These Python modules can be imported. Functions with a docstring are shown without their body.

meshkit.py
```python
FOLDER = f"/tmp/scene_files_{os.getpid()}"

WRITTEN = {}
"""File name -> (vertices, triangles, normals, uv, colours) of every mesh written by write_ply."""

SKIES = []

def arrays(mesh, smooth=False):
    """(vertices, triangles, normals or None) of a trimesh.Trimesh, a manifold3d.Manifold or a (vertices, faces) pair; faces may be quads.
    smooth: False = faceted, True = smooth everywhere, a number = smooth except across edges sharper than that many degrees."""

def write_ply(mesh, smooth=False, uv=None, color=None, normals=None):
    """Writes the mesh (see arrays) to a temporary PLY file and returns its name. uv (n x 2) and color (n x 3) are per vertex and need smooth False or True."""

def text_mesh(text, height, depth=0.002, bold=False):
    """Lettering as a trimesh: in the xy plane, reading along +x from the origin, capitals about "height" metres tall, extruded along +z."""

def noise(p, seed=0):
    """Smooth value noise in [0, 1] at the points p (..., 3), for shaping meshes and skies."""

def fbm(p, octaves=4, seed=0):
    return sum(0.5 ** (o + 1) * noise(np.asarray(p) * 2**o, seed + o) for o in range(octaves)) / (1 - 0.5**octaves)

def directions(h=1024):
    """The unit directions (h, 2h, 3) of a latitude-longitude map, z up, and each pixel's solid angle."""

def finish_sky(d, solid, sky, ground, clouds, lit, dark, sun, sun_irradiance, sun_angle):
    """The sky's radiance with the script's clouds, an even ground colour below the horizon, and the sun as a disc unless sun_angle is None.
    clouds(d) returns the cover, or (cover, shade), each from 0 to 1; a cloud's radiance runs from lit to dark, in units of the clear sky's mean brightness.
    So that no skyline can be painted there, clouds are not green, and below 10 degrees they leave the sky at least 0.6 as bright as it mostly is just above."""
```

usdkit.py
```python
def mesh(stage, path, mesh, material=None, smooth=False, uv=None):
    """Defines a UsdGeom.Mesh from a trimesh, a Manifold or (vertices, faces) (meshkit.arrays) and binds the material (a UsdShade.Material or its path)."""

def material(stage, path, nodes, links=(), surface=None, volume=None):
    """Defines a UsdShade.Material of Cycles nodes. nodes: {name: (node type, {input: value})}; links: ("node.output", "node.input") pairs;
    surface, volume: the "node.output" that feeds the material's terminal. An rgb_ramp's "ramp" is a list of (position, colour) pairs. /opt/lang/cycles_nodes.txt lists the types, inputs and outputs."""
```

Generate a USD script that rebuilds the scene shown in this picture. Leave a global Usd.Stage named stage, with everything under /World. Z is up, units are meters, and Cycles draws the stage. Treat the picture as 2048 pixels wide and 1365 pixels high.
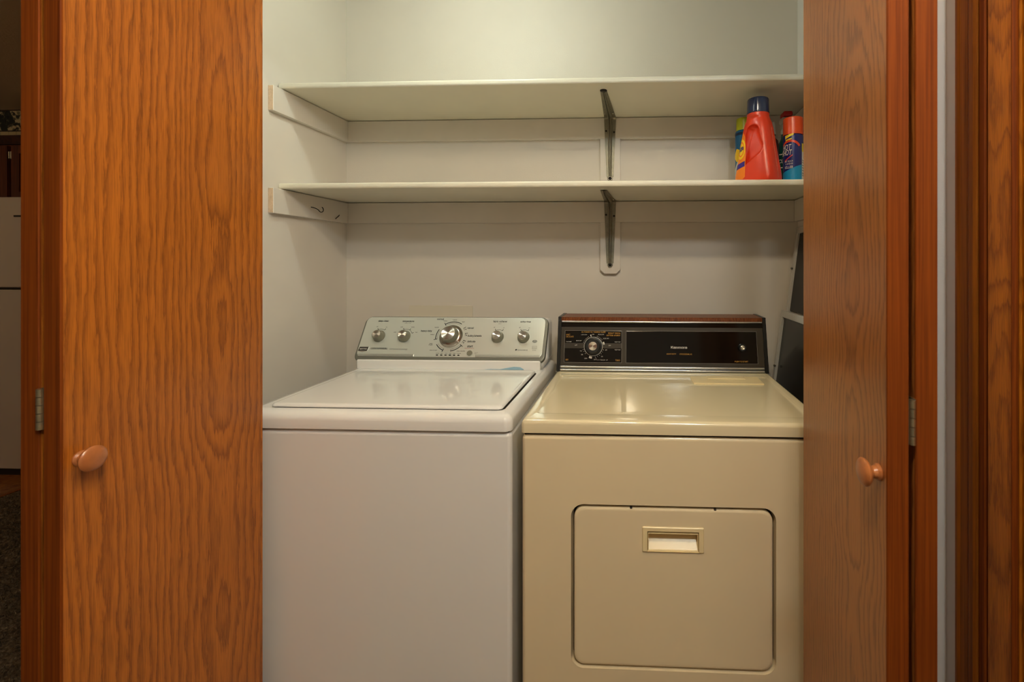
import math, random
import numpy as np, trimesh, manifold3d, usdkit, meshkit
from manifold3d import Manifold
from shapely.geometry import Polygon, Point, LineString, box as sbox
from shapely import affinity
from pxr import Usd, UsdGeom, UsdLux, Gf, Sdf

stage = Usd.Stage.CreateInMemory()
UsdGeom.SetStageUpAxis(stage, UsdGeom.Tokens.z)
UsdGeom.SetStageMetersPerUnit(stage, 1.0)
UsdGeom.Xform.Define(stage, '/World')
UsdGeom.Scope.Define(stage, '/World/Looks')
random.seed(7)
RNG = np.random.default_rng(7)

# ---------------------------------------------------------------- camera, lights, exposure
FPX, CX, CY, YAW, CAM_H = 898.66, 1230.96, 526.93, 0.043, 1.29      # a level shift lens, 2048 x 1365
cam = UsdGeom.Camera.Define(stage, '/World/Camera')
cam.AddTranslateOp().Set(Gf.Vec3d(0, 0, CAM_H))
cam.AddRotateZOp().Set(math.degrees(YAW))
cam.AddRotateXOp().Set(90.0)
cam.CreateHorizontalApertureAttr(36.0)
cam.CreateVerticalApertureAttr(36.0 * 1365 / 2048)
cam.CreateFocalLengthAttr(FPX / 2048 * 36.0)
cam.CreateHorizontalApertureOffsetAttr(-(CX - 1024) / 2048 * 36.0)
cam.CreateVerticalApertureOffsetAttr(-(682.5 - CY) / 2048 * 36.0)
cam.CreateClippingRangeAttr(Gf.Vec2f(0.02, 100))
EXPOSURE = 0.1
cam.CreateExposureAttr(EXPOSURE)
cam.CreateFStopAttr(5.6)
cam.CreateFocusDistanceAttr(1.45)
HALL_LAMP = dict(pos=(-0.06, 0.22, 2.44), color=(1.0, 0.859, 0.617), power=25.74)
CLOSET_LAMP = dict(pos=(-0.55, 1.19, 2.44), color=(0.87, 1.0, 0.92), power=8.34)
KITCHEN_LAMP = dict(pos=(-4.6, 0.9, 2.44), color=(1.0, 0.70, 0.38), power=10.5)
ROOM_LAMP = dict(pos=(0.34, -0.28, 2.44), color=(0.926, 1.0, 1.0), power=32.40)


# ---------------------------------------------------------------- naming and tagging
_used = {}


def numbered(parent, name):
    k = (parent, name)
    n = _used.get(k, 0)
    _used[k] = n + 1
    return name if n == 0 else f'{name}_{n:03d}'


def ppath(parent):
    return '/World' if parent is None else str(parent.GetPath())


def tag(prim, label=None, cat=None, group=None, kind=None):
    for k, v in (('label', label), ('category', cat), ('group', group), ('kind', kind)):
        if v:
            prim.SetCustomDataByKey(k, v)
    return prim


def obj(name, mesh, mat, parent=None, smooth=35, label=None):
    p = ppath(parent)
    if isinstance(mesh, list):
        mesh = join(mesh)
    m = usdkit.mesh(stage, p + '/' + numbered(p, name), mesh, mat, smooth=smooth)
    if label:
        m.GetPrim().SetCustomDataByKey('label', label)
    if name == 'print':                                     # flat lettering, too small to pick apart
        m.GetPrim().SetCustomDataByKey('kind', 'stuff')
    return m.GetPrim()


def thing(name, label, cat, loc=(0, 0, 0), group=None, kind=None):
    x = UsdGeom.Xform.Define(stage, '/World/' + numbered('/World', name))
    x.AddTranslateOp().Set(Gf.Vec3d(*map(float, loc)))
    return tag(x.GetPrim(), label, cat, group, kind)


def struct(name, label, cat):
    return tag(UsdGeom.Xform.Define(stage, '/World/' + numbered('/World', name)).GetPrim(), label, cat, None, 'structure')


# ---------------------------------------------------------------- mesh helpers
def tm(m):
    if isinstance(m, Manifold):
        q = m.to_mesh()
        return trimesh.Trimesh(np.array(q.vert_properties[:, :3]), np.array(q.tri_verts), process=False)
    return m


def join(ms):
    return trimesh.util.concatenate([tm(m) for m in ms])


def bx(x0, x1, y0, y1, z0, z1):
    return Manifold.cube([x1 - x0, y1 - y0, z1 - z0]).translate([x0, y0, z0])


def hull(pts):
    return Manifold.hull_points(np.asarray(pts, np.float64))


def rbox(x0, x1, y0, y1, z0, z1, r=0.004, n=10):
    s = Manifold.sphere(r, n)
    return Manifold.batch_hull([s.translate([x, y, z]) for x in (x0 + r, x1 - r) for y in (y0 + r, y1 - r) for z in (z0 + r, z1 - r)])


def cbox(x0, x1, y0, y1, z0, z1, c=0.002):
    P = []
    for x, sx in ((x0, 1), (x1, -1)):
        for y, sy in ((y0, 1), (y1, -1)):
            for z, sz in ((z0, 1), (z1, -1)):
                P += [(x, y + sy * c, z + sz * c), (x + sx * c, y, z + sz * c), (x + sx * c, y + sy * c, z)]
    return hull(P)


def disc(r, n=48):
    pr = [(0, 0), (r, 0), (r, 0.0010)]
    m = max(5, int(r / 0.0012))
    for i in range(m):
        pr.append((r * (1 - (i + 0.5) / m), 0.0010 + 0.00026)); pr.append((r * (1 - (i + 1) / m), 0.0010))
    return lathe(pr, n)


class Frame:
    def __init__(self, o, ex, ey):
        self.o = np.array(o, float)
        self.ex = np.array(ex, float) / np.linalg.norm(ex)
        self.ey = np.array(ey, float) / np.linalg.norm(ey)
        self.n = np.cross(self.ex, self.ey)

    def pt(self, s, t, h=0.0):
        return self.o + s * self.ex + t * self.ey + h * self.n

    def map(self, m, s=0, t=0, h=0):
        m = tm(m).copy()
        M = np.eye(4)
        M[:3, 0], M[:3, 1], M[:3, 2], M[:3, 3] = self.ex, self.ey, self.n, self.pt(s, t, h)
        m.apply_transform(M)
        return m


def rrect(s0, s1, t0, t1, r, n=6):
    r = max(min(r, (s1 - s0) / 2 - 1e-5, (t1 - t0) / 2 - 1e-5), 1e-5)
    P = []
    for cx, cy, a in ((s1 - r, t1 - r, 0), (s0 + r, t1 - r, 90), (s0 + r, t0 + r, 180), (s1 - r, t0 + r, 270)):
        for k in range(n + 1):
            q = math.radians(a + 90 * k / n)
            P.append((cx + r * math.cos(q), cy + r * math.sin(q)))
    return P


def plate(s0, s1, t0, t1, r, layers, n=6):
    """hull of stacked rounded rectangles; layers: (height, inset)"""
    P = []
    for h, i in layers:
        P += [(a, b, h) for a, b in rrect(s0 + i, s1 - i, t0 + i, t1 - i, max(r - i * 0.6, 0.0008), n)]
    return hull(P)


def lathe(profile, n=40):
    """profile of (radius, height) up the z axis, closed at the axis"""
    m = trimesh.creation.revolve(np.array(profile, float), sections=n)
    m.fix_normals()
    return m


def ext(poly, d):
    geoms = getattr(poly, 'geoms', [poly])
    return trimesh.util.concatenate([trimesh.creation.extrude_polygon(g, d, engine='earcut') for g in geoms if g.area > 0])


def prism(poly, axis, a, b):
    """polygon swept along a world axis: axis x: poly in (y, z); axis y: poly in (x, z); axis z: poly in (x, y)"""
    m = ext(Polygon(poly), b - a)
    v = m.vertices.copy()
    if axis == 'x':
        m.vertices = np.stack([v[:, 2] + a, v[:, 0], v[:, 1]], 1)
    elif axis == 'y':
        m.vertices = np.stack([v[:, 0], v[:, 2] + a, v[:, 1]], 1)
    else:
        m.vertices = v + [0, 0, a]
    m.fix_normals()
    return m


def text(txt, h, width=None, anchor='l', bold=False, slant=0.0, depth=0.0003):
    m = meshkit.text_mesh(txt, h, depth, bold)
    v = m.vertices.copy()
    w = v[:, 0].max()
    if width:
        v[:, 0] *= width / w
        w = width
    v[:, 0] += slant * v[:, 1]
    v[:, 0] -= {'l': 0, 'c': w / 2, 'r': w}[anchor]
    m.vertices = v
    return m


def tube(pts, r, n=8, closed=False):
    pts = np.asarray(pts, float)
    rs = np.full(len(pts), r) if np.ndim(r) == 0 else np.asarray(r)
    V, F = [], []
    up = np.array([0.13, 0.31, 0.94])
    for i, p in enumerate(pts):
        d = pts[min(i + 1, len(pts) - 1)] - pts[max(i - 1, 0)]
        d /= np.linalg.norm(d)
        a = np.cross(d, up); a /= np.linalg.norm(a)
        b = np.cross(d, a)
        for k in range(n):
            q = 2 * math.pi * k / n
            V.append(p + rs[i] * (math.cos(q) * a + math.sin(q) * b))
    for i in range(len(pts) - 1):
        for k in range(n):
            a, b = i * n + k, i * n + (k + 1) % n
            F += [(a, b, b + n), (a, b + n, a + n)]
    V += [pts[0], pts[-1]]
    for k in range(n):
        F += [(len(V) - 2, (k + 1) % n, k), (len(V) - 1, (len(pts) - 1) * n + k, (len(pts) - 1) * n + (k + 1) % n)]
    m = trimesh.Trimesh(V, F, process=False)
    m.fix_normals()
    return m


def arc_band(cx, cy, r0, r1, a0, a1, depth=0.0003, n=24):
    q = np.radians(np.linspace(a0, a1, n))
    P = [(cx + r1 * math.cos(a), cy + r1 * math.sin(a)) for a in q] + [(cx + r0 * math.cos(a), cy + r0 * math.sin(a)) for a in q[::-1]]
    return ext(Polygon(P), depth)


def bar(p, q, w, depth=0.0003):
    return ext(LineString([p, q]).buffer(w / 2, cap_style=2), depth)


def turn(m, axis, deg, about=(0, 0, 0)):
    m = tm(m).copy()
    m.apply_transform(trimesh.transformations.rotation_matrix(math.radians(deg), axis, about))
    return m


def shift(m, v):
    m = tm(m).copy()
    m.apply_translation(v)
    return m


# ---------------------------------------------------------------- materials
def lin(c):
    return tuple((x / 255 / 12.92) if x / 255 <= 0.04045 else ((x / 255 + 0.055) / 1.055) ** 2.4 for x in c)


LK = '/World/Looks/'


def plain(name, c, rough=0.5, metallic=0.0, bump=0.0, bscale=200.0, var=0.0, vscale=6.0, **kw):
    nodes = {'p': ('principled_bsdf', dict(base_color=lin(c), roughness=rough, metallic=metallic, **kw))}
    links = []
    if bump or var:
        nodes['g'] = ('geometry', {})
    if bump:
        nodes['n'] = ('noise_texture', {'scale': bscale, 'detail': 3.0})
        nodes['b'] = ('bump', {'strength': bump, 'distance': 0.002})
        links += [('g.position', 'n.vector'), ('n.fac', 'b.height'), ('b.normal', 'p.normal')]
    if var:
        nodes['v'] = ('noise_texture', {'scale': vscale, 'detail': 4.0, 'roughness': 0.6})
        L = lin(c)
        nodes['r'] = ('rgb_ramp', {'ramp': [(0.3, tuple(x * (1 - var) for x in L)), (0.7, tuple(min(1, x * (1 + var)) for x in L))]})
        links += [('g.position', 'v.vector'), ('v.fac', 'r.fac'), ('r.color', 'p.base_color')]
    return usdkit.material(stage, LK + name, nodes, links, surface='p.BSDF')


def oak(name, light, dark, across='y', u0=0.0, c0=0.10, tilt=0.06, freq=85.0, warp=0.05, rough=0.35, zoff=0.0, soft=0.55, pore=0.35, coat=0.15):
    """plain-sawn oak veneer: tilted growth rings cut by the face, ragged pore rows, grain along z"""
    L, D = lin(light), lin(dark)
    M = tuple(0.5 * (a + b) for a, b in zip(L, D))
    n = {
        'g': ('geometry', {}), 'x': ('separate_xyz', {}),
        'm1': ('mapping', {'scale': (1.0, 1.0, 0.055), 'location': (zoff, zoff * 1.7, zoff)}), 'n1': ('noise_texture', {'scale': 7.0, 'detail': 3.0, 'roughness': 0.5}),
        'm2': ('mapping', {'scale': (0.5, 0.5, 1.0), 'location': (3.1 + zoff, 0.4, zoff)}), 'n2': ('noise_texture', {'scale': 2.2, 'detail': 2.0}),
        'm3': ('mapping', {'scale': (1.0, 1.0, 0.10)}), 'n3': ('noise_texture', {'scale': 230.0, 'detail': 3.0, 'roughness': 0.65}),
        'm4': ('mapping', {'scale': (1.0, 1.0, 0.022)}), 'n4': ('noise_texture', {'scale': 900.0, 'detail': 1.0}),
        'n5': ('noise_texture', {'scale': 3.0, 'detail': 2.0}),
        'm6': ('mapping', {'scale': (1.0, 1.0, 0.12)}), 'n6': ('noise_texture', {'scale': 42.0, 'detail': 2.0}), 'j6': ('math', {'math_type': 'multiply_add', 'value2': 1.5}),
        'w1': ('math', {'math_type': 'multiply_add', 'value2': warp * 2, 'value3': -warp - u0}), 'u': ('math', {'math_type': 'add'}),
        'w2': ('math', {'math_type': 'multiply_add', 'value2': 0.15, 'value3': c0 - 0.075}), 'tz': ('math', {'math_type': 'multiply_add', 'value2': tilt}),
        'uu': ('math', {'math_type': 'multiply'}), 'vv': ('math', {'math_type': 'multiply'}), 'ss': ('math', {'math_type': 'add'}), 'r': ('math', {'math_type': 'sqrt'}),
        'j': ('math', {'math_type': 'multiply_add', 'value2': 0.9, 'value3': 0.0}), 'ph': ('math', {'math_type': 'multiply_add', 'value2': freq}),
        'fr': ('math', {'math_type': 'fraction'}),
        'ramp': ('rgb_ramp', {'ramp': [(0.0, M), (0.10, L), (soft, L), (0.82, tuple(0.35 * a + 0.65 * b for a, b in zip(L, D))), (0.93, D), (1.0, M)]}),
        'pr': ('rgb_ramp', {'ramp': [(0.0, (1 - pore,) * 3), (0.42, (1 - pore * 0.6,) * 3), (0.52, (1, 1, 1))]}),
        'vr': ('rgb_ramp', {'ramp': [(0.3, (0.88, 0.86, 0.84)), (0.7, (1.08, 1.07, 1.05))]}),
        'c1': ('mix', {'mix_type': 'multiply', 'fac': 1.0}), 'c2': ('mix', {'mix_type': 'multiply', 'fac': 1.0}),
        'b': ('bump', {'strength': 0.25, 'distance': 0.0006}),
        'p': ('principled_bsdf', {'roughness': rough, 'coat_weight': coat, 'coat_roughness': 0.25, 'specular_ior_level': 0.35}),
    }
    a = {'x': 'x.x', 'y': 'x.y'}[across]
    links = [('g.position', 'x.vector'), ('g.position', 'm1.vector'), ('m1.vector', 'n1.vector'), ('g.position', 'm2.vector'), ('m2.vector', 'n2.vector'),
             ('g.position', 'm3.vector'), ('m3.vector', 'n3.vector'), ('g.position', 'm4.vector'), ('m4.vector', 'n4.vector'), ('g.position', 'n5.vector'),
             ('n1.fac', 'w1.value1'), ('w1.value', 'u.value1'), (a, 'u.value2'),
             ('n2.fac', 'w2.value1'), ('x.z', 'tz.value1'), ('w2.value', 'tz.value3'),
             ('u.value', 'uu.value1'), ('u.value', 'uu.value2'), ('tz.value', 'vv.value1'), ('tz.value', 'vv.value2'), ('uu.value', 'ss.value1'), ('vv.value', 'ss.value2'),
             ('ss.value', 'r.value1'), ('n3.fac', 'j.value1'), ('r.value', 'ph.value1'), ('g.position', 'm6.vector'), ('m6.vector', 'n6.vector'), ('n6.fac', 'j6.value1'), ('j.value', 'j6.value3'), ('j6.value', 'ph.value3'), ('ph.value', 'fr.value1'),
             ('fr.value', 'ramp.fac'), ('n4.fac', 'pr.fac'), ('n5.fac', 'vr.fac'),
             ('ramp.color', 'c1.color1'), ('pr.color', 'c1.color2'), ('c1.color', 'c2.color1'), ('vr.color', 'c2.color2'), ('c2.color', 'p.base_color'),
             ('n4.fac', 'b.height'), ('b.normal', 'p.normal')]
    return usdkit.material(stage, LK + name, n, links, surface='p.BSDF')


def straight(name, light, dark, across='x', freq=1.0, rough=0.35, sc=160.0, zs=0.012):
    """close straight grain along z, for edges, casings and cabinets"""
    n = {'g': ('geometry', {}), 'm': ('mapping', {'scale': (1.0, 1.0, zs)}), 'n': ('noise_texture', {'scale': sc, 'detail': 4.0, 'roughness': 0.6}),
         'r': ('rgb_ramp', {'ramp': [(0.32, lin(dark)), (0.62, lin(light))]}), 'b': ('bump', {'strength': 0.3, 'distance': 0.0008}),
         'p': ('principled_bsdf', {'roughness': rough, 'specular_ior_level': 0.15})}
    return usdkit.material(stage, LK + name, n, [('g.position', 'm.vector'), ('m.vector', 'n.vector'), ('n.fac', 'r.fac'), ('r.color', 'p.base_color'), ('n.fac', 'b.height'), ('b.normal', 'p.normal')], surface='p.BSDF')


def lamp_mat(name, c, strength):
    return usdkit.material(stage, LK + name, {'e': ('emission', {'color': c, 'strength': strength})}, [], surface='e.emission')


PAINT = plain('wall_paint', (226, 219, 208), 0.55, bump=0.12, bscale=260, var=0.015, vscale=5)
HALLPAINT = plain('hall_paint', (228, 223, 216), 0.6, bump=0.12, bscale=260)
TRIMPAINT = plain('trim_paint', (226, 219, 208), 0.42, bump=0.10, bscale=90, var=0.02, vscale=12)
SHELFPAINT = plain('shelf_paint', (232, 227, 208), 0.38, bump=0.05, bscale=120, var=0.015, vscale=9)
RAWEND = plain('raw_pine_end', (216, 190, 160), 0.7, var=0.12, vscale=90)
CEILP = plain('popcorn_ceiling', (214, 192, 156), 0.9, bump=1.0, bscale=110)
OAK_L = oak('oak_left', (186, 108, 34), (142, 78, 24), 'y', u0=0.955, c0=0.05, tilt=-0.02, freq=66, warp=0.05, zoff=0.35, soft=0.42)
OAK_R = oak('oak_right', (176, 112, 54), (138, 82, 38), 'y', u0=0.78, c0=0.06, tilt=0.02, freq=105, warp=0.035, zoff=5.3, pore=0.2)
OAK_D = oak('oak_side_door', (190, 112, 22), (152, 84, 15), 'y', u0=0.85, c0=0.03, tilt=0.05, freq=60, warp=0.07, zoff=2.2, rough=0.5, coat=0.0)
EDGE = straight('stained_edge', (130, 62, 10), (100, 42, 4), sc=240, rough=0.7)
CASING = straight('casing_wood', (150, 84, 22), (112, 56, 10), sc=140, rough=0.5)
KNOBWOOD = plain('knob_wood', (178, 108, 60), 0.28, var=0.10, vscale=70, coat_weight=0.3)
WASHER = plain('washer_enamel', (238, 236, 232), 0.12, coat_weight=0.5, coat_roughness=0.02)
ALMOND = plain('almond_enamel', (233, 215, 178), 0.22, coat_weight=0.3, coat_roughness=0.08)
ALMOND_TOP = plain('almond_top', (230, 215, 178), 0.14, coat_weight=0.5, coat_roughness=0.03)
ALMOND_P = plain('almond_plastic', (238, 217, 168), 0.32)
GAP = plain('seam_dark', (34, 28, 22), 0.8)
SILVER = plain('silver_panel', (214, 219, 212), 0.32, 0.5)
BEZEL = plain('grey_bezel', (112, 112, 102), 0.4, 0.2)
LIP = plain('lower_lip', (170, 171, 164), 0.35, 0.5)
KNOBGREY = plain('knob_grey', (128, 126, 110), 0.35, 0.2)
BLACKPL = plain('black_plastic', (24, 23, 20), 0.35)
DKFRAME = plain('dark_frame', (56, 49, 40), 0.5, specular_ior_level=0.3)
GLOSSBLK = plain('black_glass', (18, 13, 9), 0.10, specular_ior_level=0.35)
CHROME = plain('chrome', (222, 222, 220), 0.22, 1.0)
WOODTOP = straight('console_walnut', (118, 66, 34), (84, 44, 22), sc=200)
INK = plain('ink_dark', (30, 33, 35), 0.6)
INKRED = plain('ink_red', (170, 70, 60), 0.6)
INKLT = plain('ink_grey', (122, 124, 122), 0.6)
GOLD = plain('ink_gold', (206, 152, 60), 0.6)
INKW = plain('ink_white', (205, 200, 192), 0.6)
LINEGREY = plain('ink_line', (128, 124, 120), 0.6)
STEEL = plain('bracket_steel', (142, 137, 118), 0.42, 0.55, var=0.15, vscale=60)
SCREW = plain('screw_dark', (36, 32, 28), 0.4, 0.7)
ZINC = plain('zinc', (176, 172, 160), 0.28, 1.0)
BRASSY = plain('hinge_nickel', (176, 168, 140), 0.3, 0.9, var=0.15, vscale=90)
ALU = plain('white_aluminium', (208, 206, 200), 0.35)
JUG = plain('jug_red', (224, 62, 30), 0.32, subsurface_weight=0.08)
NAVYCAP = plain('cap_navy', (22, 40, 82), 0.12, coat_weight=0.5)


def brushed(name, c):
    """turned metal disc: radial streaks come from a conical sheen"""
    return plain(name, c, 0.24, 1.0)


DISC = brushed('turned_disc', (200, 196, 190))

# ---------------------------------------------------------------- the room
CEIL = 2.44
XL, XR, YB = -1.2442, 0.672, 1.889
YF, YI = 1.0, 1.105                       # closet front wall, hall side and inside
JL, JR = -1.02, 0.50                      # opening
HEAD = 2.10


def wall(name, label, mesh, mat=PAINT):
    w = struct(name, label, 'wall')
    obj('plaster', mesh, mat, w, smooth=False)
    return w


wall('wall_back', 'painted rear wall of the laundry closet behind the shelves', [bx(XL - 0.12, XR + 0.12, YB, YB + 0.1, 0, CEIL)])
wall('wall_left', 'painted left side wall of the laundry closet with shelf shadows', [bx(XL - 0.115, XL, YI, YB, 0, CEIL)])
wr = wall('wall_right', 'painted right side wall running from closet to hall', [bx(XR, XR + 0.12, 0.905, YB, 0, CEIL), bx(XR, XR + 0.12, -2.6, 0.05, 0, CEIL), bx(XR, XR + 0.12, 0.05, 0.905, 2.09, CEIL)], HALLPAINT)
wall('wall_front', 'closet front wall with the wide bifold opening', [bx(XL - 0.115, JL, YF, YI, 0, CEIL), bx(JR, XR, YF, YI, 0, CEIL), bx(JL, JR, YF, YI, HEAD, CEIL)], HALLPAINT)
wall('wall_hall', 'plain hall wall behind the camera', [bx(-5.6, XR + 0.12, -2.7, -2.6, 0, CEIL)], HALLPAINT)
wall('wall_side', 'outer wall of the closet beyond its left side', [bx(XL - 0.215, XL - 0.115, YI, 3.17, 0, CEIL)], HALLPAINT)
wall('wall_far_left', 'far kitchen side wall', [bx(-5.7, -5.6, -2.7, 3.27, 0, CEIL)], HALLPAINT)
KW = wall('wall_kitchen', 'kitchen rear wall with leafy wallpaper border above the cabinets', [bx(-5.6, XL - 0.115, 3.17, 3.27, 0, CEIL)], plain('kitchen_paint', (196, 178, 140), 0.8))
c = struct('ceiling', 'textured popcorn ceiling', 'ceiling')
obj('plaster', bx(-5.6, XR + 0.12, -2.7, 3.27, CEIL, CEIL + 0.1), CEILP, c, smooth=False)
# floor: carpet in the hall, wood-look vinyl in kitchen
CARPET = usdkit.material(stage, LK + 'carpet', {
    'g': ('geometry', {}), 'n': ('noise_texture', {'scale': 75.0, 'detail': 4.0, 'roughness': 0.7}), 'v': ('noise_texture', {'scale': 11.0, 'detail': 3.0}),
    'r': ('rgb_ramp', {'ramp': [(0.32, lin((74, 60, 44))), (0.52, lin((128, 108, 82))), (0.68, lin((172, 148, 116)))]}),
    'vr': ('rgb_ramp', {'ramp': [(0.35, (0.8, 0.8, 0.8)), (0.65, (1.1, 1.1, 1.1))]}), 'x': ('mix', {'mix_type': 'multiply', 'fac': 1.0}),
    'b': ('bump', {'strength': 1.0, 'distance': 0.012}), 'p': ('principled_bsdf', {'roughness': 0.95, 'specular_ior_level': 0.1})},
    [('g.position', 'n.vector'), ('g.position', 'v.vector'), ('n.fac', 'r.fac'), ('v.fac', 'vr.fac'), ('r.color', 'x.color1'), ('vr.color', 'x.color2'), ('x.color', 'p.base_color'), ('n.fac', 'b.height'), ('b.normal', 'p.normal')], surface='p.BSDF')
VINYL = straight('vinyl_wood', (156, 98, 44), (118, 66, 26), sc=30, zs=1.0, rough=0.3)
fl = struct('floor', 'floor of brown carpet in the hall and wood-look vinyl in the kitchen', 'floor')
obj('subfloor', bx(-5.7, XR + 0.12, -2.7, 3.27, -0.1, -0.012), HALLPAINT, fl, smooth=False)
obj('vinyl', bx(-5.6, -3.5, -2.6, 3.17, -0.012, 0.0), VINYL, fl, smooth=False, label='wood-look vinyl in front of the fridge')
obj('carpet', bx(-3.5, XR, -2.6, 3.17, -0.012, 0.0), CARPET, fl, smooth=False, label='brown flecked carpet')
obj('threshold_strip', cbox(-3.512, -3.488, -2.6, 3.17, 0.0, 0.004, 0.0018), CASING, fl, smooth=False)
# carpet tufts where the left gap shows the pile
pts = np.column_stack([RNG.uniform(-3.46, -1.5, 26000), RNG.uniform(0.95, 2.5, 26000)])
pts = pts[np.abs(pts[:, 0] + 1.47 * pts[:, 1]) < 0.36]
tv, tf = [], []
for k, (x, y) in enumerate(pts):
    q = RNG.uniform(0, 6.28, 3); L = RNG.uniform(0.008, 0.017)
    lean = RNG.normal(0, 0.007, 2)
    b = 3 * k
    tv += [(x + 0.004 * math.cos(q[0]), y + 0.004 * math.sin(q[0]), 0), (x - 0.004 * math.cos(q[0]), y - 0.004 * math.sin(q[0]), 0), (x + lean[0], y + lean[1], L)]
    tf.append((b, b + 1, b + 2))
cp = obj('carpet_pile', trimesh.Trimesh(tv, tf, process=False), CARPET, fl, smooth=False)
cp.SetCustomDataByKey('kind', 'stuff')

# kitchen wall border, tiles
BORDER = usdkit.material(stage, LK + 'leaf_border', {
    'g': ('geometry', {}), 'n': ('noise_texture', {'scale': 13.0, 'detail': 3.0, 'roughness': 0.6, 'distortion': 1.2}), 'v': ('voronoi_texture', {'scale': 26.0}),
    'r': ('rgb_ramp', {'ramp': [(0.46, lin((34, 38, 30))), (0.52, lin((70, 66, 50))), (0.56, lin((196, 180, 138)))]}),
    'r2': ('rgb_ramp', {'ramp': [(0.28, (0.35, 0.38, 0.36)), (0.40, (1, 1, 1))]}), 'x': ('mix', {'mix_type': 'multiply', 'fac': 1.0}), 'p': ('principled_bsdf', {'roughness': 0.8})},
    [('g.position', 'n.vector'), ('g.position', 'v.vector'), ('n.fac', 'r.fac'), ('v.distance', 'r2.fac'), ('r.color', 'x.color1'), ('r2.color', 'x.color2'), ('x.color', 'p.base_color')], surface='p.BSDF')
obj('wallpaper_border', bx(-5.6, -1.47, 3.167, 3.17, 2.285, 2.432), BORDER, KW, smooth=False, label='cream wallpaper border printed with dark leaves and grapes')
obj('border_edge', [bx(-5.6, -1.47, 3.166, 3.17, 2.432, 2.44), bx(-5.6, -1.47, 3.166, 3.17, 2.277, 2.285)], plain('border_line', (52, 36, 28), 0.8), KW, smooth=False)
TILE = plain('cream_tile', (196, 178, 132), 0.4)
for k in range(17):
    x = -5.0 + k * 0.0635
    obj('tile', cbox(x + 0.0015, x + 0.062, 3.163, 3.17, 2.216, 2.276, 0.0015), TILE, KW, smooth=False)

# ---------------------------------------------------------------- bifold doors
T = 0.030


def leaf(F, ang, side, W=0.375, z0=0.025, z1=2.055):
    """a flush leaf: F = far corner of its visible face, ang = turn of the leaf (deg, + moves the near end to +x), side = -1 body lies to -x of that face"""
    m = bx(min(0, side * T), max(0, side * T), -W, 0, z0, z1)
    return shift(turn(tm(m), [0, 0, 1], ang), (F[0], F[1], 0))


def leaf_edge(F, ang, side, W=0.375, z0=0.025, z1=2.055, c=0.0025):
    a, b = min(0, side * T), max(0, side * T)
    m = prism([(a, -W), (a, -W - 0.002), (a + c * 0.4, -W - 0.0035), (b - c * 0.4, -W - 0.0035), (b, -W - 0.002), (b, -W)], 'z', z0, z1)
    return shift(turn(m, [0, 0, 1], ang), (F[0], F[1], 0))


KNOB_PROFILE = [(0, 0), (0.0125, 0), (0.0125, 0.003), (0.0095, 0.006), (0.0085, 0.012), (0.0105, 0.016), (0.0170, 0.0195), (0.0200, 0.0235), (0.0205, 0.0262), (0.0185, 0.0295), (0.0130, 0.0320), (0.006, 0.0332), (0, 0.0335)]
KNOB_PROFILE = [(r, h * 0.86) for r, h in KNOB_PROFILE]


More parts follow.
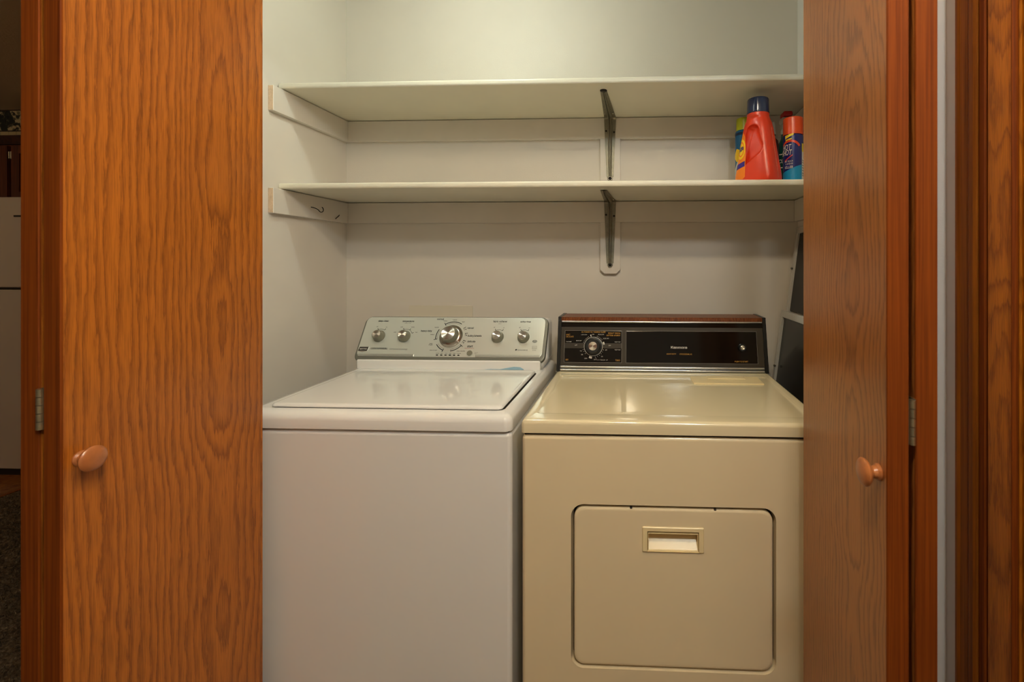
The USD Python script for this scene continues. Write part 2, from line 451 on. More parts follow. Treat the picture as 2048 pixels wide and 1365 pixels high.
def hinge(parent, x, y, zc, ang):
    h = 0.033
    P = []
    for k in range(5):
        a = -h + k * (2 * h / 5)
        P.append(shift(trimesh.creation.cylinder(radius=0.0045, height=2 * h / 5 - 0.0008, sections=20), (x, y, zc + a + h / 5)))
    hp = obj('hinge', [join(P), bx(x - 0.0050, x - 0.0038, y, y + 0.028, zc - h, zc + h), bx(x + 0.0038, x + 0.0050, y, y + 0.028, zc - h, zc + h)], BRASSY, parent, label='nickel butt hinge between the two leaves')
    q = [shift(turn(trimesh.creation.cylinder(radius=0.0032, height=0.001, sections=16), [0, 1, 0], 90), (x + sx * 0.0036, y + 0.014 + dy, zc + dz)) for sx in (-1, 1) for dz, dy in ((-0.022, 0.004), (0, -0.003), (0.022, 0.004))]
    obj('screw', q, ZINC, hp)


d1 = struct('door_1', 'oak bifold door folded open on the left of the closet', 'bifold door')
F1 = (-0.9090, 1.06)
obj('door_panel', leaf(F1, -1.75, -1), OAK_L, d1, smooth=False, label='leading leaf, its oak face turned to the opening')
obj('edge_band', leaf_edge(F1, -1.75, -1), EDGE, d1, smooth=False)
F1b = (-0.9735, 1.062)
obj('door_panel', leaf(F1b, 2.0, -1), OAK_L, d1, smooth=False, label='jamb leaf folded behind the leading leaf')
obj('edge_band', leaf_edge(F1b, 2.0, -1), EDGE, d1, smooth=False)
obj('knob', shift(turn(lathe(KNOB_PROFILE, 36), [0, 1, 0], 90), (-0.9205, 0.708, 0.966)), KNOBWOOD, d1, label='round light wood knob')
d2 = struct('door_2', 'oak bifold door folded open on the right of the closet', 'bifold door')
F2 = (0.3854, 1.045)
obj('door_panel', leaf(F2, -3.04, 1), OAK_R, d2, smooth=False, label='leading leaf, its paler oak face turned to the opening')
obj('edge_band', leaf_edge(F2, -3.04, 1), EDGE, d2, smooth=False)
F2b = (0.4321, 1.045)
obj('door_panel', leaf(F2b, -4.0, 1), OAK_R, d2, smooth=False, label='jamb leaf folded behind the leading leaf')
obj('edge_band', leaf_edge(F2b, -4.0, 1), EDGE, d2, smooth=False)
obj('knob', shift(turn(lathe(KNOB_PROFILE, 36), [0, 1, 0], -90), (0.3665, 0.692, 0.976)), KNOBWOOD, d2, label='round light wood knob')
hinge(d1, -0.9555, 0.682, 1.055, 0)
hinge(d2, 0.4010, 0.668, 1.060, 0)
tr = struct('trim_1', 'bifold track under the closet header', 'door track')
obj('track', bx(JL, JR, 1.035, 1.065, HEAD - 0.03, HEAD), ALU, tr, smooth=False)

# side door in the right wall
d3 = struct('door_3', 'dark stained oak door and casing in the right hall wall', 'door')
prof = [(0.0, 0.0), (0.0, 0.008), (0.004, 0.011), (0.014, 0.0115), (0.018, 0.0095), (0.036, 0.0120), (0.041, 0.0150), (0.0465, 0.0150), (0.0465, 0.0)]
DX = XR - 0.0005


def casing(y_inner, out, z0, z1):
    return prism([(DX - t, y_inner + out * s) for s, t in prof], 'z', z0, z1)


obj('casing', casing(0.9045, 1, 0, 2.108), CASING, d3, smooth=20, label='dark moulded upright of the door casing')
obj('casing', casing(0.1285, -1, 0, 2.108), CASING, d3, smooth=20)
head = prism([(t, s_) for s_, t in prof], 'z', 0.0, 0.869)
v = head.vertices
head.vertices = np.stack([DX - v[:, 0], 0.082 + v[:, 2], 2.062 + v[:, 1]], 1)
head.fix_normals()
obj('casing', head, CASING, d3, smooth=False)
obj('jamb', [cbox(DX - 0.004, XR + 0.11, 0.8875, 0.9030, 0, 2.062, 0.002), cbox(DX - 0.004, XR + 0.11, 0.130, 0.1455, 0, 2.062, 0.002)], EDGE, d3, smooth=False)
st = 0.058
DZ = [(0.01, 0.22), (1.93, 2.055)]
DY0, DY1 = 0.148, 0.885
obj('stile', cbox(DX - 0.002, DX + 0.033, DY1 - st, DY1, 0.01, 2.055, 0.003), OAK_D, d3, smooth=False)
obj('stile', cbox(DX - 0.002, DX + 0.033, DY0, DY0 + st, 0.01, 2.055, 0.003), OAK_D, d3, smooth=False)
for a, b in DZ:
    obj('rail', cbox(DX - 0.002, DX + 0.033, DY0 + st, DY1 - st, a, b, 0.002), OAK_D, d3, smooth=False)
for (_, a), (b, _) in zip(DZ[:-1], DZ[1:]):
    y0, y1 = DY0 + st, DY1 - st
    P = []
    for x, i in ((DX + 0.02, 0.0), (DX + 0.014, 0.004), (DX + 0.012, 0.012), (DX + 0.001, 0.045)):
        P += [(x, y, z) for y in (y0 + i, y1 - i) for z in (a + i, b - i)]
    P += [(DX + 0.028, y, z) for y in (y0, y1) for z in (a, b)]
    obj('raised_panel', hull(P), OAK_D, d3, smooth=False)
    for y, sg in ((y0, 1), (y1, -1)):
        obj('bead', prism([(DX - 0.004 + 0.006 * math.cos(q) + 0.004, y + sg * (0.003 + 0.004 * math.sin(q))) for q in np.linspace(0, 2 * math.pi, 13)[:-1]], 'z', a, b), EDGE, d3)

# ---------------------------------------------------------------- shelves, cleats, brackets
ZU, ZL, CL = 1.8989 + 0.0, 1.5499, 0.0889
YS = 1.511


def shelf(z, label, seed):
    xs = np.linspace(-1.237, 0.669, 60)
    prof_n = meshkit.noise(np.column_stack([xs * 9, xs * 0 + seed, xs * 0]), seed)
    V, F = [], []
    th = 0.0185
    for i, x in enumerate(xs):
        w = (prof_n[i] - 0.5) * 0.0016
        y = YS + w
        sec = [(YB, 0), (y + 0.003, 0), (y + 0.0008, 0.0022), (y, 0.006), (y, th - 0.006), (y + 0.0008, th - 0.0022), (y + 0.003, th), (YB, th)]
        V += [(x, a, z + b) for a, b in sec]
    n = 8
    for i in range(len(xs) - 1):
        for k in range(n):
            a, b = i * n + k, i * n + (k + 1) % n
            F += [(a, b, b + n), (a, b + n, a + n)]
    for k in range(1, n - 1):
        F += [(0, k + 1, k), ((len(xs) - 1) * n, (len(xs) - 1) * n + k, (len(xs) - 1) * n + k + 1)]
    m = trimesh.Trimesh(V, F, process=False)
    m.fix_normals()
    return tag(obj('shelf', m, SHELFPAINT, smooth=40), label, 'shelf')


shelf(ZU, 'upper white painted shelf, nothing standing on it', 3)
shelf(ZL, 'lower white painted shelf carrying the cleaning bottles', 8)
CT = 0.0187
for z, nm in ((ZU, 'upper'), (ZL, 'lower')):
    th = thing('shelf_cleat', f'white wooden cleat on the back wall under the {nm} shelf', 'cleat')
    obj('board', cbox(XL + CT, XR - CT, YB - CT, YB, z - CL, z - 0.0022, 0.0012), TRIMPAINT, th, smooth=False)
    th = thing('shelf_cleat', f'white wooden cleat with raw end on the left wall under the {nm} shelf', 'cleat')
    obj('board', cbox(XL, XL + CT, 1.474, YB, z - CL, z - 0.0022, 0.0012), TRIMPAINT, th, smooth=False)
    obj('end_grain', cbox(XL + 0.001, XL + CT - 0.0015, 1.4728, 1.476, z - CL + 0.002, z - 0.004, 0.0004), RAWEND, th, smooth=False, label='bare sawn end of the cleat')
    th = thing('shelf_cleat', f'white wooden cleat on the right wall under the {nm} shelf', 'cleat')
    obj('board', cbox(XR - CT, XR, 1.474, YB, z - CL, z - 0.0022, 0.0012), TRIMPAINT, th, smooth=False)

YBK = YB - CT
b1 = [(-0.145, 1.572), (-0.145, ZU - CL), (-0.060, ZU - CL), (-0.060, 1.572)]
b2 = [(-0.145, 1.263), (-0.145, ZL - CL), (-0.060, ZL - CL), (-0.060, 1.263), (-0.077, 1.246), (-0.128, 1.246)]
for poly, lb in ((b1, 'white backing board behind the upper bracket, between the shelves'), (b2, 'white backing board with clipped corners under the lower shelf bracket')):
    tag(obj('backing_board', hull([(x, y, z) for x, z in poly for y in (YBK + 0.0015, YB)] + [(x + (0.001 if x < -0.1 else -0.001), YBK, z + (0.001 if z < 1.3 else 0)) for x, z in poly]), TRIMPAINT, smooth=False), lb, 'board')


def bracket(ztop, zbot, label, disc):
    th = thing('shelf_bracket', label, 'bracket')
    path, wid = [], []
    yt = 1.583
    for k in range(9):                                      # arm, tip to corner
        q = k / 8
        path.append((-0.110 + 0.007 * q, yt + (1.858 - yt) * q, ztop - 0.0022)); wid.append(0.0115 + 0.0125 * q)
    R = 0.012
    for k in range(1, 7):                                   # the bend
        q = math.radians(90 * k / 6)
        path.append((-0.103, 1.858 + (YBK - 0.0022 - 1.858) * math.sin(q), ztop - 0.0022 - R * (1 - math.cos(q)))); wid.append(0.0245)
    for k in range(1, 13):
        q = k / 12
        path.append((-0.103, YBK - 0.0022, ztop - 0.0022 - R + (zbot - ztop + R) * q)); wid.append(0.0245 - 0.0100 * q)
    path, wid = np.array(path), np.array(wid)
    sec = [(-1, 0), (-0.40, 0), (-0.34, 0.0060), (-0.24, 0.0095), (-0.15, 0.0088), (-0.06, 0.0010), (0.06, 0.0010), (0.15, 0.0088), (0.24, 0.0095), (0.34, 0.0060), (0.40, 0), (1, 0)]
    loop = [(u, h + 0.0011) for u, h in sec] + [(u, h - 0.0011) for u, h in sec[::-1]]
    V, F, n = [], [], len(loop)
    for i, p in enumerate(path):
        d = path[min(i + 1, len(path) - 1)] - path[max(i - 1, 0)]
        d /= np.linalg.norm(d)
        side = np.array([1.0, 0, 0]); side -= d * (side @ d); side /= np.linalg.norm(side)
        out = np.cross(side, d)                             # towards the room / downwards
        if out @ np.array([0, -1, -1]) < 0:
            out = -out
        fade = min(1, i / 1.5, (len(path) - 1 - i) / 1.5)
        V += [p + side * u * wid[i] + out * ((h if abs(h) <= 0.0012 else h * (0.35 + 0.65 * fade))) for u, h in loop]
    for i in range(len(path) - 1):
        for k in range(n):
            a, b = i * n + k, i * n + (k + 1) % n
            F += [(a, b, b + n), (a, b + n, a + n)]
    for base in (0, (len(path) - 1) * n):
        for k in range(len(sec) - 1):
            F += [(base + k, base + k + 1, base + n - 2 - k), (base + k, base + n - 2 - k, base + n - 1 - k)]
    m = trimesh.Trimesh(V, F, process=False)
    m.fix_normals()
    obj('strap', m, STEEL, th, smooth=40)
    scr = lambda r: lathe([(0, 0), (r, 0), (r, 0.0008), (r * 0.7, 0.0024), (0, 0.003)], 18)
    for sx, dz in ((-0.0165, -0.058), (0.0165, -0.063)):
        obj('screw', shift(turn(scr(0.0042), [1, 0, 0], 90), (-0.103 + sx, YBK - 0.0033, ztop + dz)), SCREW, th)
    for sx in (-0.016, 0.016):
        obj('screw', shift(turn(scr(0.004), [1, 0, 0], 180), (-0.104 + sx, 1.815, ztop - 0.0033)), ZINC, th)
    ring = trimesh.creation.torus(0.0085, 0.0028, 20, 10)
    e = obj('screw_eye', shift(turn(ring, [1, 0, 0], 90), (-0.103, YBK - 0.003, zbot - 0.009)), ZINC, th, label='bright rounded end of the strap')
    obj('screw', shift(turn(scr(0.0062), [1, 0, 0], 90), (-0.103, YBK - 0.0012, zbot - 0.009)), SCREW, e)
    if disc:
        obj('tip_washer', shift(turn(lathe([(0, 0), (0.0125, 0), (0.0125, 0.002), (0.008, 0.0045), (0, 0.005)], 24), [1, 0, 0], 180), (-0.110, 1.578, ztop)), SCREW, th)


bracket(ZU, 1.652, 'grey steel bracket under the upper shelf', True)
bracket(ZL, 1.292, 'grey steel bracket under the lower shelf', False)
# hook and nail on the lower left cleat
xh = XL + CT
hook = [(xh - 0.002, 1.650, 1.5035), (xh + 0.006, 1.656, 1.5020), (xh + 0.010, 1.668, 1.4985)]
hook += [(xh + 0.011, 1.690 + 0.0135 * math.cos(a), 1.4985 + 0.0105 * math.sin(a)) for a in np.radians(np.linspace(205, 425, 14))]
tag(obj('cup_hook', tube(hook, 0.0015, 8), SCREW, smooth=True), 'small dark wire cup hook on the lower left cleat', 'hook')
tag(obj('nail', tube([(xh - 0.002, 1.818, 1.492), (xh + 0.003, 1.806, 1.485), (xh + 0.005, 1.784, 1.472)], 0.0016, 8), SCREW, smooth=True), 'bent dark nail sticking out of the lower left cleat', 'nail')
tag(obj('wall_plate', Frame((0, YB, 0), (1, 0, 0), (0, 0, 1)).map(plate(-0.966, -0.690, 1.00, 1.1095, 0.003, [(0, 0), (0.0035, 0), (0.0045, 0.0012)])), plain('plate_cream', (226, 218, 200), 0.4), smooth=False), 'cream cover plate on the wall behind the washer console', 'cover plate')

# ---------------------------------------------------------------- washer
wx0, wx1, wy0, wy1 = -1.001, -0.3025, 1.093, 1.745
W = thing('washing_machine', 'white top-loading washing machine with a silver control console', 'washing machine', ((wx0 + wx1) / 2, (wy0 + wy1) / 2, 0))


def at0(parent_loc, m):
    return shift(m if not isinstance(m, list) else join(m), tuple(-np.array(parent_loc, float)))


class Part:
    """adds parts given in world coordinates under a thing whose origin is loc"""
    def __init__(self, prim, loc):
        self.prim, self.loc = prim, loc

    def __call__(self, name, mesh, mat, parent=None, **kw):
        return obj(name, at0(self.loc, mesh), mat, parent or self.prim, **kw)


P = Part(W, ((wx0 + wx1) / 2, (wy0 + wy1) / 2, 0))
UP = Frame((0, 0, 0), (1, 0, 0), (0, 1, 0))
P('cabinet', rbox(wx0 + 0.0005, wx1 - 0.0005, wy0, wy1, 0.025, 0.8722, 0.012, 16), WASHER)
P('seam', rbox(wx0 + 0.008, wx1 - 0.008, wy0 + 0.008, wy1 - 0.008, 0.86, 0.885, 0.002), GAP)
P('top_panel', UP.map(plate(wx0, wx1, wy0 - 0.005, wy1, 0.020, [(0.8753, 0.001), (0.8765, 0), (0.897, 0), (0.9055, 0.003), (0.912, 0.009), (0.9165, 0.018), (0.918, 0.030)], 8)), WASHER)
P('lid_seam', UP.map(plate(-0.9385, -0.3308, 1.1230, 1.5095, 0.014, [(0.917, 0), (0.9184, 0)], 8)), GAP)
P('lid', UP.map(plate(-0.940, -0.3335, 1.117, 1.509, 0.014, [(0.9190, 0.004), (0.9205, 0.001), (0.923, 0), (0.9265, 0.002), (0.9285, 0.006), (0.929, 0.011)], 8)), WASHER)
for fx in (wx0 + 0.06, wx1 - 0.06):
    for fy in (wy0 + 0.06, wy1 - 0.06):
        P('foot', shift(lathe([(0, 0), (0.025, 0), (0.025, 0.012), (0.012, 0.016), (0.012, 0.03), (0, 0.03)], 16), (fx, fy, 0)), BLACKPL)
TW = math.radians(30.6)
WF = Frame((-0.998, 1.551, 0.944), (1, 0, 0), (0, math.sin(TW), math.cos(TW)))
# console body behind the bezel
pts = [tuple(WF.pt(a, b, -0.016)) for a, b in rrect(0.003, 0.680, 0.004, 0.165, 0.026)]
pts += [(x, 1.735, z) for x, z in rrect(-0.990, -0.322, 0.917, 1.080, 0.02)]
pts += [(x, 1.665, z) for x, z in rrect(-0.994, -0.318, 0.917, 1.086, 0.02)]
pts += [(-0.990, 1.558, 0.917), (-0.323, 1.558, 0.917)]
P('console_body', hull(pts), WASHER)
P('console_base', rbox(-0.985, -0.328, 1.5475, 1.60, 0.914, 0.950, 0.006), WASHER)
P('console_bezel', WF.map(plate(-0.001, 0.684, -0.002, 0.171, 0.026, [(-0.014, 0.001), (-0.010, 0.0), (-0.002, 0.0), (0.001, 0.002), (0.002, 0.005)], 8)), BEZEL)
P('control_panel', WF.map(plate(0.006, 0.6725, 0.016, 0.1675, 0.018, [(0.0, 0), (0.0022, 0), (0.003, 0.0012)], 8)), SILVER, label='brushed silver control panel')
P('lower_lip', WF.map(plate(0.012, 0.2165, 0.0155, 0.026, 0.002, [(0.001, 0), (0.0030, 0), (0.0042, 0.002)])), LIP)
P('lower_lip', WF.map(plate(0.437, 0.666, 0.0155, 0.026, 0.002, [(0.001, 0), (0.0030, 0), (0.0042, 0.002)])), LIP)
H0 = 0.0031
for s in (0.0700, 0.1642, 0.5060, 0.5996):
    k = P('knob', WF.map(lathe([(0, 0), (0.0215, 0), (0.0220, 0.002), (0.0205, 0.006), (0.0180, 0.010), (0.0172, 0.020), (0.0160, 0.0225), (0, 0.0225)], 40), s, 0.0915, H0), KNOBGREY)
    P('knob_disc', WF.map(disc(0.0140), s, 0.0915, H0 + 0.0222), DISC, k, smooth=20)
k = P('dial', WF.map(lathe([(0, 0), (0.0418, 0), (0.0422, 0.002), (0.040, 0.006), (0.034, 0.010), (0.0295, 0.0115), (0, 0.0115)], 56), 0.3353, 0.0935, H0), plain('dial_chrome', (176, 170, 160), 0.2, 0.95), label='large cycle dial with a chrome skirt')
P('dial_grip', WF.map(lathe([(0, 0), (0.0300, 0), (0.0285, 0.006), (0.0270, 0.020), (0.0262, 0.0215), (0, 0.0215)], 48), 0.3353, 0.0935, H0 + 0.011), KNOBGREY, k)
P('dial_disc', WF.map(disc(0.0240), 0.3353, 0.0935, H0 + 0.0322), DISC, k, smooth=20)
P('dial_pointer', WF.map(bar((0.3353 + 0.030, 0.0935 - 0.020), (0.3353 + 0.037, 0.0935 - 0.0265), 0.002), 0, 0, H0 + 0.0102), INKW, k)
b = P('start_button', WF.map(lathe([(0, 0), (0.0095, 0), (0.0095, 0.003), (0.0085, 0.004), (0, 0.0042)], 32), 0.4149, 0.0304, H0), KNOBGREY)
P('button_ring', WF.map(lathe([(0.0098, 0), (0.0125, 0), (0.0118, 0.0016), (0.0098, 0.0016)], 32), 0.4149, 0.0304, H0), SILVER, b)
for i in range(6):
    P('indicator_light', WF.map(ext(affinity.scale(Point(0, 0).buffer(1), 0.0045, 0.0020), 0.0006), 0.2993 + i * 0.0154, 0.0229, H0), BLACKPL)
ink, inkr, inkl = [], [], []


def put(lst, txt, s, t, h, **kw):
    lst.append(WF.map(text(txt, h, **kw), s, t - h / 2, H0))


put(ink, 'deep clean', 0.0684, 0.1518, 0.0062, bold=True, width=0.0392, anchor='c')
put(ink, 'temperature', 0.1626, 0.1515, 0.0062, bold=True, width=0.044, anchor='c')
put(ink, 'fabric softener', 0.5056, 0.1523, 0.0062, bold=True, width=0.0522, anchor='c')
put(ink, 'extra rinse', 0.5997, 0.152, 0.0062, bold=True, width=0.0385, anchor='c')
put(inkl, 'wash / rinse', 0.1626, 0.1435, 0.003, anchor='c')
put(inkl, 'option', 0.5056, 0.1435, 0.003, anchor='c')
for s, a, bb in ((0.0700, 'off', 'on'), (0.5060, 'off', 'on'), (0.5996, 'off', 'on')):
    put(ink, a, s - 0.0185, 0.129, 0.0034, anchor='c')
    put(ink, bb, s + 0.0165, 0.1278, 0.0034, anchor='c')
    c0 = (s, 0.0915)
    ink.append(WF.map(arc_band(c0[0], c0[1] + 0.002, 0.0255, 0.0266, 60, 116), 0, 0, H0))
    for a in (60, 116):
        qa = math.radians(a)
        ink.append(WF.map(bar((c0[0] + 0.0255 * math.cos(qa), c0[1] + 0.002 + 0.0255 * math.sin(qa)), (c0[0] + 0.0325 * math.cos(qa), c0[1] + 0.002 + 0.0325 * math.sin(qa)), 0.0018), 0, 0, H0))
s = 0.1642
for a in (25, 62, 112, 152):
    qa = math.radians(a)
    ink.append(WF.map(bar((s + 0.0255 * math.cos(qa), 0.0935 + 0.0255 * math.sin(qa)), (s + 0.0325 * math.cos(qa), 0.0935 + 0.0325 * math.sin(qa)), 0.0018), 0, 0, H0))
ink.append(WF.map(arc_band(s, 0.0935, 0.0255, 0.0266, 25, 112), 0, 0, H0))
for txt, ss, tt in (('cold', s - 0.041, 0.108), ('cool', s - 0.021, 0.1285), ('warm', s + 0.021, 0.1285), ('hot', s + 0.0395, 0.108)):
    put(ink, txt, ss, tt, 0.0034, anchor='c')
for txt, s0, s1, t, h in (('normal', 0.2682, 0.2947, 0.1605, 0.0068), ('heavy duty', 0.2185, 0.2601, 0.1138, 0.0068), ('casual', 0.388, 0.4124, 0.1265, 0.0068), ('bulky/sheets', 0.3955, 0.4462, 0.0962, 0.0068), ('delicate', 0.398, 0.4276, 0.0745, 0.0068), ('start', 0.4005, 0.4214, 0.0566, 0.0085)):
    put(ink, txt, s0, t, h, width=s1 - s0, bold=True)
inkr.append(WF.map(text('pause/cancel', 0.003, width=0.033), 0.3935, 0.0475, H0))
for txt, ss, tt in (('heavy', 0.301, 0.1535), ('regular', 0.3355, 0.158), ('light', 0.369, 0.150), ('regular', 0.2745, 0.128), ('heavy', 0.2645, 0.1), ('drain', 0.2675, 0.0655), ('& spin', 0.2675, 0.0605), ('rinse & spin', 0.2815, 0.041), ('clean washer', 0.3815, 0.0385)):
    put(ink, txt, ss, tt, 0.0036, anchor='c')
for i, txt in enumerate(('sensing', 'wash', 'rinse', 'spin', 'done', 'lid locked')):
    put(ink, txt, 0.2993 + i * 0.0154, 0.0295, 0.0024, anchor='c')
put(inkl, 'push to', 0.432, 0.033, 0.0026)
put(inkl, 'start', 0.432, 0.0288, 0.0026)
C = (0.3353, 0.0935)
for a0, a1, tickat in ((58, 124, 124), (152, 192, 192), (214, 250, 250), (-82, -38, -38)):
    ink.append(WF.map(arc_band(*C, 0.0545, 0.0572, a0, a1), 0, 0, H0))
    ink.append(WF.map(arc_band(*C, 0.0500, 0.0507, a0, a1), 0, 0, H0))
    qa = math.radians(tickat)
    ink.append(WF.map(bar((C[0] + 0.0500 * math.cos(qa), C[1] + 0.0500 * math.sin(qa)), (C[0] + 0.0625 * math.cos(qa), C[1] + 0.0625 * math.sin(qa)), 0.0022), 0, 0, H0))
for a in (33, 8, -22):
    ink.append(WF.map(arc_band(*C, 0.0500, 0.0512, a - 6, a + 6), 0, 0, H0))
    qa = math.radians(a - 1)
    ink.append(WF.map(bar((C[0] + 0.0505 * math.cos(qa + 0.1), C[1] + 0.0505 * math.sin(qa + 0.1)), (C[0] + 0.060 * math.cos(qa + 0.09), C[1] + 0.060 * math.sin(qa + 0.09)), 0.002), 0, 0, H0))
    ink.append(WF.map(arc_band(*C, 0.0545, 0.0570, a - 6, a - 1), 0, 0, H0))
# emblem, model line, small marks
P('emblem', WF.map(ext(Polygon([(0.0070, 0.0355), (0.0105, 0.0515), (0.0455, 0.0515), (0.0425, 0.0355), (0.0245, 0.0315)]), 0.0009), 0, 0, H0), CHROME, label='shield-shaped maker badge')
emb = P('emblem_field', WF.map(ext(Polygon([(0.0095, 0.0365), (0.0120, 0.0500), (0.0430, 0.0500), (0.0408, 0.0365), (0.0250, 0.0365)]), 0.0012), 0, 0, H0), BLACKPL)
P('print', WF.map(text('MAYTAG', 0.0055, width=0.026, bold=True), 0.0132, 0.0405, H0 + 0.0012), INKW)
put(ink, 'CENTENNIAL', 0.0513, 0.0454, 0.0062, width=0.0628, bold=True, slant=0.15)
put(inkl, 'commercial technology', 0.121, 0.0441, 0.0045, width=0.066, slant=0.15)
put(ink, 'ecoconserve', 0.584, 0.0444, 0.0042, width=0.0357)
ink.append(WF.map(ext(Polygon([(0.5755, 0.0425), (0.5765, 0.047), (0.5815, 0.0475), (0.5822, 0.0445), (0.579, 0.0415)]), 0.0003), 0, 0, H0))
ink.append(WF.map(ext(affinity.scale(Point(0, 0).buffer(1), 0.0085, 0.0048).difference(affinity.scale(Point(0, 0).buffer(1), 0.0072, 0.0036)), 0.0003), 0.642, 0.0765, H0))
put(ink, 'NSF', 0.642, 0.0765, 0.0045, anchor='c', bold=True)
bxo = sbox(-0.0085, -0.0025, 0.0085, 0.0085).difference(sbox(-0.0078, -0.0018, 0.0078, 0.0078))
inkl.append(WF.map(ext(bxo, 0.0003), 0.6434, 0.0503, H0))
put(inkl, 'energy', 0.6434, 0.0528, 0.0032, anchor='c')
put(inkl, 'STAR', 0.6434, 0.0435, 0.0036, anchor='c')
P('print', ink, INK, smooth=False, label='dark lettering and cycle marks on the silver panel')
P('print', inkr, INKRED, smooth=False, label='small red lettering under start')
P('print', inkl, INKLT, smooth=False, label='pale grey lettering on the silver panel')
P('sticker', prism([(-0.525, 0.919), (-0.505, 0.921), (-0.470, 0.9205), (-0.445, 0.925), (-0.420, 0.9295), (-0.398, 0.928), (-0.386, 0.921), (-0.386, 0.919)], 'y', 1.5466, 1.5476), plain('sticker_blue', (150, 186, 204), 0.4), smooth=False, label='torn pale blue film left on the console foot')

# ---------------------------------------------------------------- dryer
dx0, dx1, dy0, dy1 = -0.2755, 0.4620, 1.0817, 1.745
DLOC = ((dx0 + dx1) / 2, (dy0 + dy1) / 2, 0)
D = thing('dryer', 'almond-coloured clothes dryer with a black control console', 'dryer', DLOC)
P = Part(D, DLOC)
FR = Frame((0, dy0, 0), (1, 0, 0), (0, 0, 1))        # front face, n points to -y
body = rbox(dx0 + 0.0005, dx1 - 0.0005, dy0, dy1, 0.025, 0.8735, 0.011, 16)
ox0, ox1, oz0, oz1 = -0.1515, 0.3325, 0.3140, 0.7045
pocket_room = bx(0.025, 0.158, dy0, dy0 + 0.045, 0.585, 0.660)
rec = pocket_room + Manifold.hull_points(np.array([(x, dy0 - 0.002, z) for x, z in rrect(ox0 - 0.003, ox1 + 0.003, oz0 - 0.003, oz1 + 0.003, 0.031, 10)] + [(x, dy0 + 0.004, z) for x, z in rrect(ox0, ox1, oz0, oz1, 0.028, 10)] + [(x, dy0 + 0.022, z) for x, z in rrect(ox0, ox1, oz0, oz1, 0.028, 10)]))
P('cabinet', body - rec, ALMOND, smooth=30)
P('seam', rbox(dx0 + 0.006, dx1 - 0.006, dy0 + 0.006, dy1 - 0.006, 0.862, 0.886, 0.002), GAP)
seam = tm(FR.map(plate(ox0 + 0.001, ox1 - 0.001, oz0 + 0.001, oz1 - 0.001, 0.027, [(-0.0218, 0), (-0.0195, 0)], 10)))
P('door_seam', Manifold(manifold3d.Mesh(np.asarray(seam.vertices, np.float32), np.asarray(seam.faces, np.uint32))) - pocket_room, GAP)
hx0, hx1, hz0, hz1 = 0.0180, 0.1650, 0.5975, 0.6570
door = tm(FR.map(plate(ox0 + 0.0042, ox1 - 0.0042, oz0 + 0.0042, oz1 - 0.0042, 0.025, [(-0.0165, 0.001), (-0.007, 0), (-0.003, 0.001), (-0.001, 0.004), (-0.0005, 0.007)], 10)))
door = Manifold(manifold3d.Mesh(np.asarray(door.vertices, np.float32), np.asarray(door.faces, np.uint32))) - bx(hx0 + 0.006, hx1 - 0.006, dy0 - 0.01, dy0 + 0.03, hz0 + 0.001, hz1 - 0.006)
dd = P('door', door, ALMOND, smooth=30)
hframe = FR.map(plate(hx0, hx1, hz0, hz1, 0.003, [(-0.004, 0), (0.0015, 0), (0.0028, 0.0014)]))
hframe = Manifold(manifold3d.Mesh(np.asarray(hframe.vertices, np.float32), np.asarray(hframe.faces, np.uint32)))
px0, px1, pz0, pz1 = 0.0320, 0.1510, 0.5990, 0.6450
funnel = hull([(x, dy0 - 0.006, z) for x in (px0 - 0.003, px1 + 0.003) for z in (pz0, pz1 + 0.004)] + [(x, dy0 + 0.0005, z) for x in (px0 + 0.001, px1 - 0.001) for z in (pz0, pz1 - 0.004)] + [(x, dy0 + 0.010, z) for x in (px0 + 0.001, px1 - 0.001) for z in (pz0, pz1 - 0.004)])
hframe = hframe - funnel
P('door_handle', hframe, ALMOND_P, dd, label='cream recessed handle')
a0, a1 = px0 + 0.001, px1 - 0.001
zt = pz1 - 0.0042
pd = dy0 + 0.034
pocket = [prism([(dy0 - 0.0015, pz0 - 0.0005), (dy0 - 0.0015, pz0 + 0.002), (dy0 + 0.0010, pz0 + 0.0035), (dy0 + 0.0240, zt - 0.012), (pd - 0.003, zt - 0.004), (pd - 0.002, zt), (pd, zt), (pd, pz0 - 0.0005)], 'x', a0, a1),
          prism([(dy0 - 0.001, zt), (pd, zt), (pd, zt + 0.002), (dy0 - 0.001, zt + 0.002)], 'x', a0 - 0.001, a1 + 0.001),
          bx(a0 - 0.001, a0, dy0, pd, pz0, zt), bx(a1, a1 + 0.001, dy0, pd, pz0, zt)]
P('handle_pocket', pocket, ALMOND_P, dd, smooth=False)
P('print', FR.map(text('LIFT TO OPEN', 0.003, width=0.040, anchor='c'), 0.0885, 0.6500, 0.0027), ALMOND, dd, smooth=False)
for x in (-0.009, 0.192):
    P('latch_bumper', shift(trimesh.creation.cylinder(radius=0.003, height=0.004, sections=14), (x, dy0 + 0.0035, 0.7006)), GAP, dd)
for fx in (dx0 + 0.06, dx1 - 0.06):
    for fy in (dy0 + 0.06, dy1 - 0.06):
        P('foot', shift(lathe([(0, 0), (0.022, 0), (0.022, 0.012), (0.011, 0.016), (0.011, 0.03), (0, 0.03)], 16), (fx, fy, 0)), BLACKPL)
top = plate(dx0 - 0.001, dx1 + 0.001, dy0 - 0.003, dy1, 0.010, [(0.8772, 0.002), (0.8785, 0), (0.9000, 0), (0.9055, 0.0022), (0.9085, 0.006), (0.9092, 0.009)], 6)
dish = hull([(x, y, 0.9098) for x, y in rrect(-0.2515, 0.4380, 1.128, 1.5290, 0.012)] + [(x, y, 0.9062) for x, y in rrect(-0.2455, 0.4320, 1.136, 1.5225, 0.010)])
P('top_panel', top - dish, ALMOND_TOP, smooth=30)
LL = UP
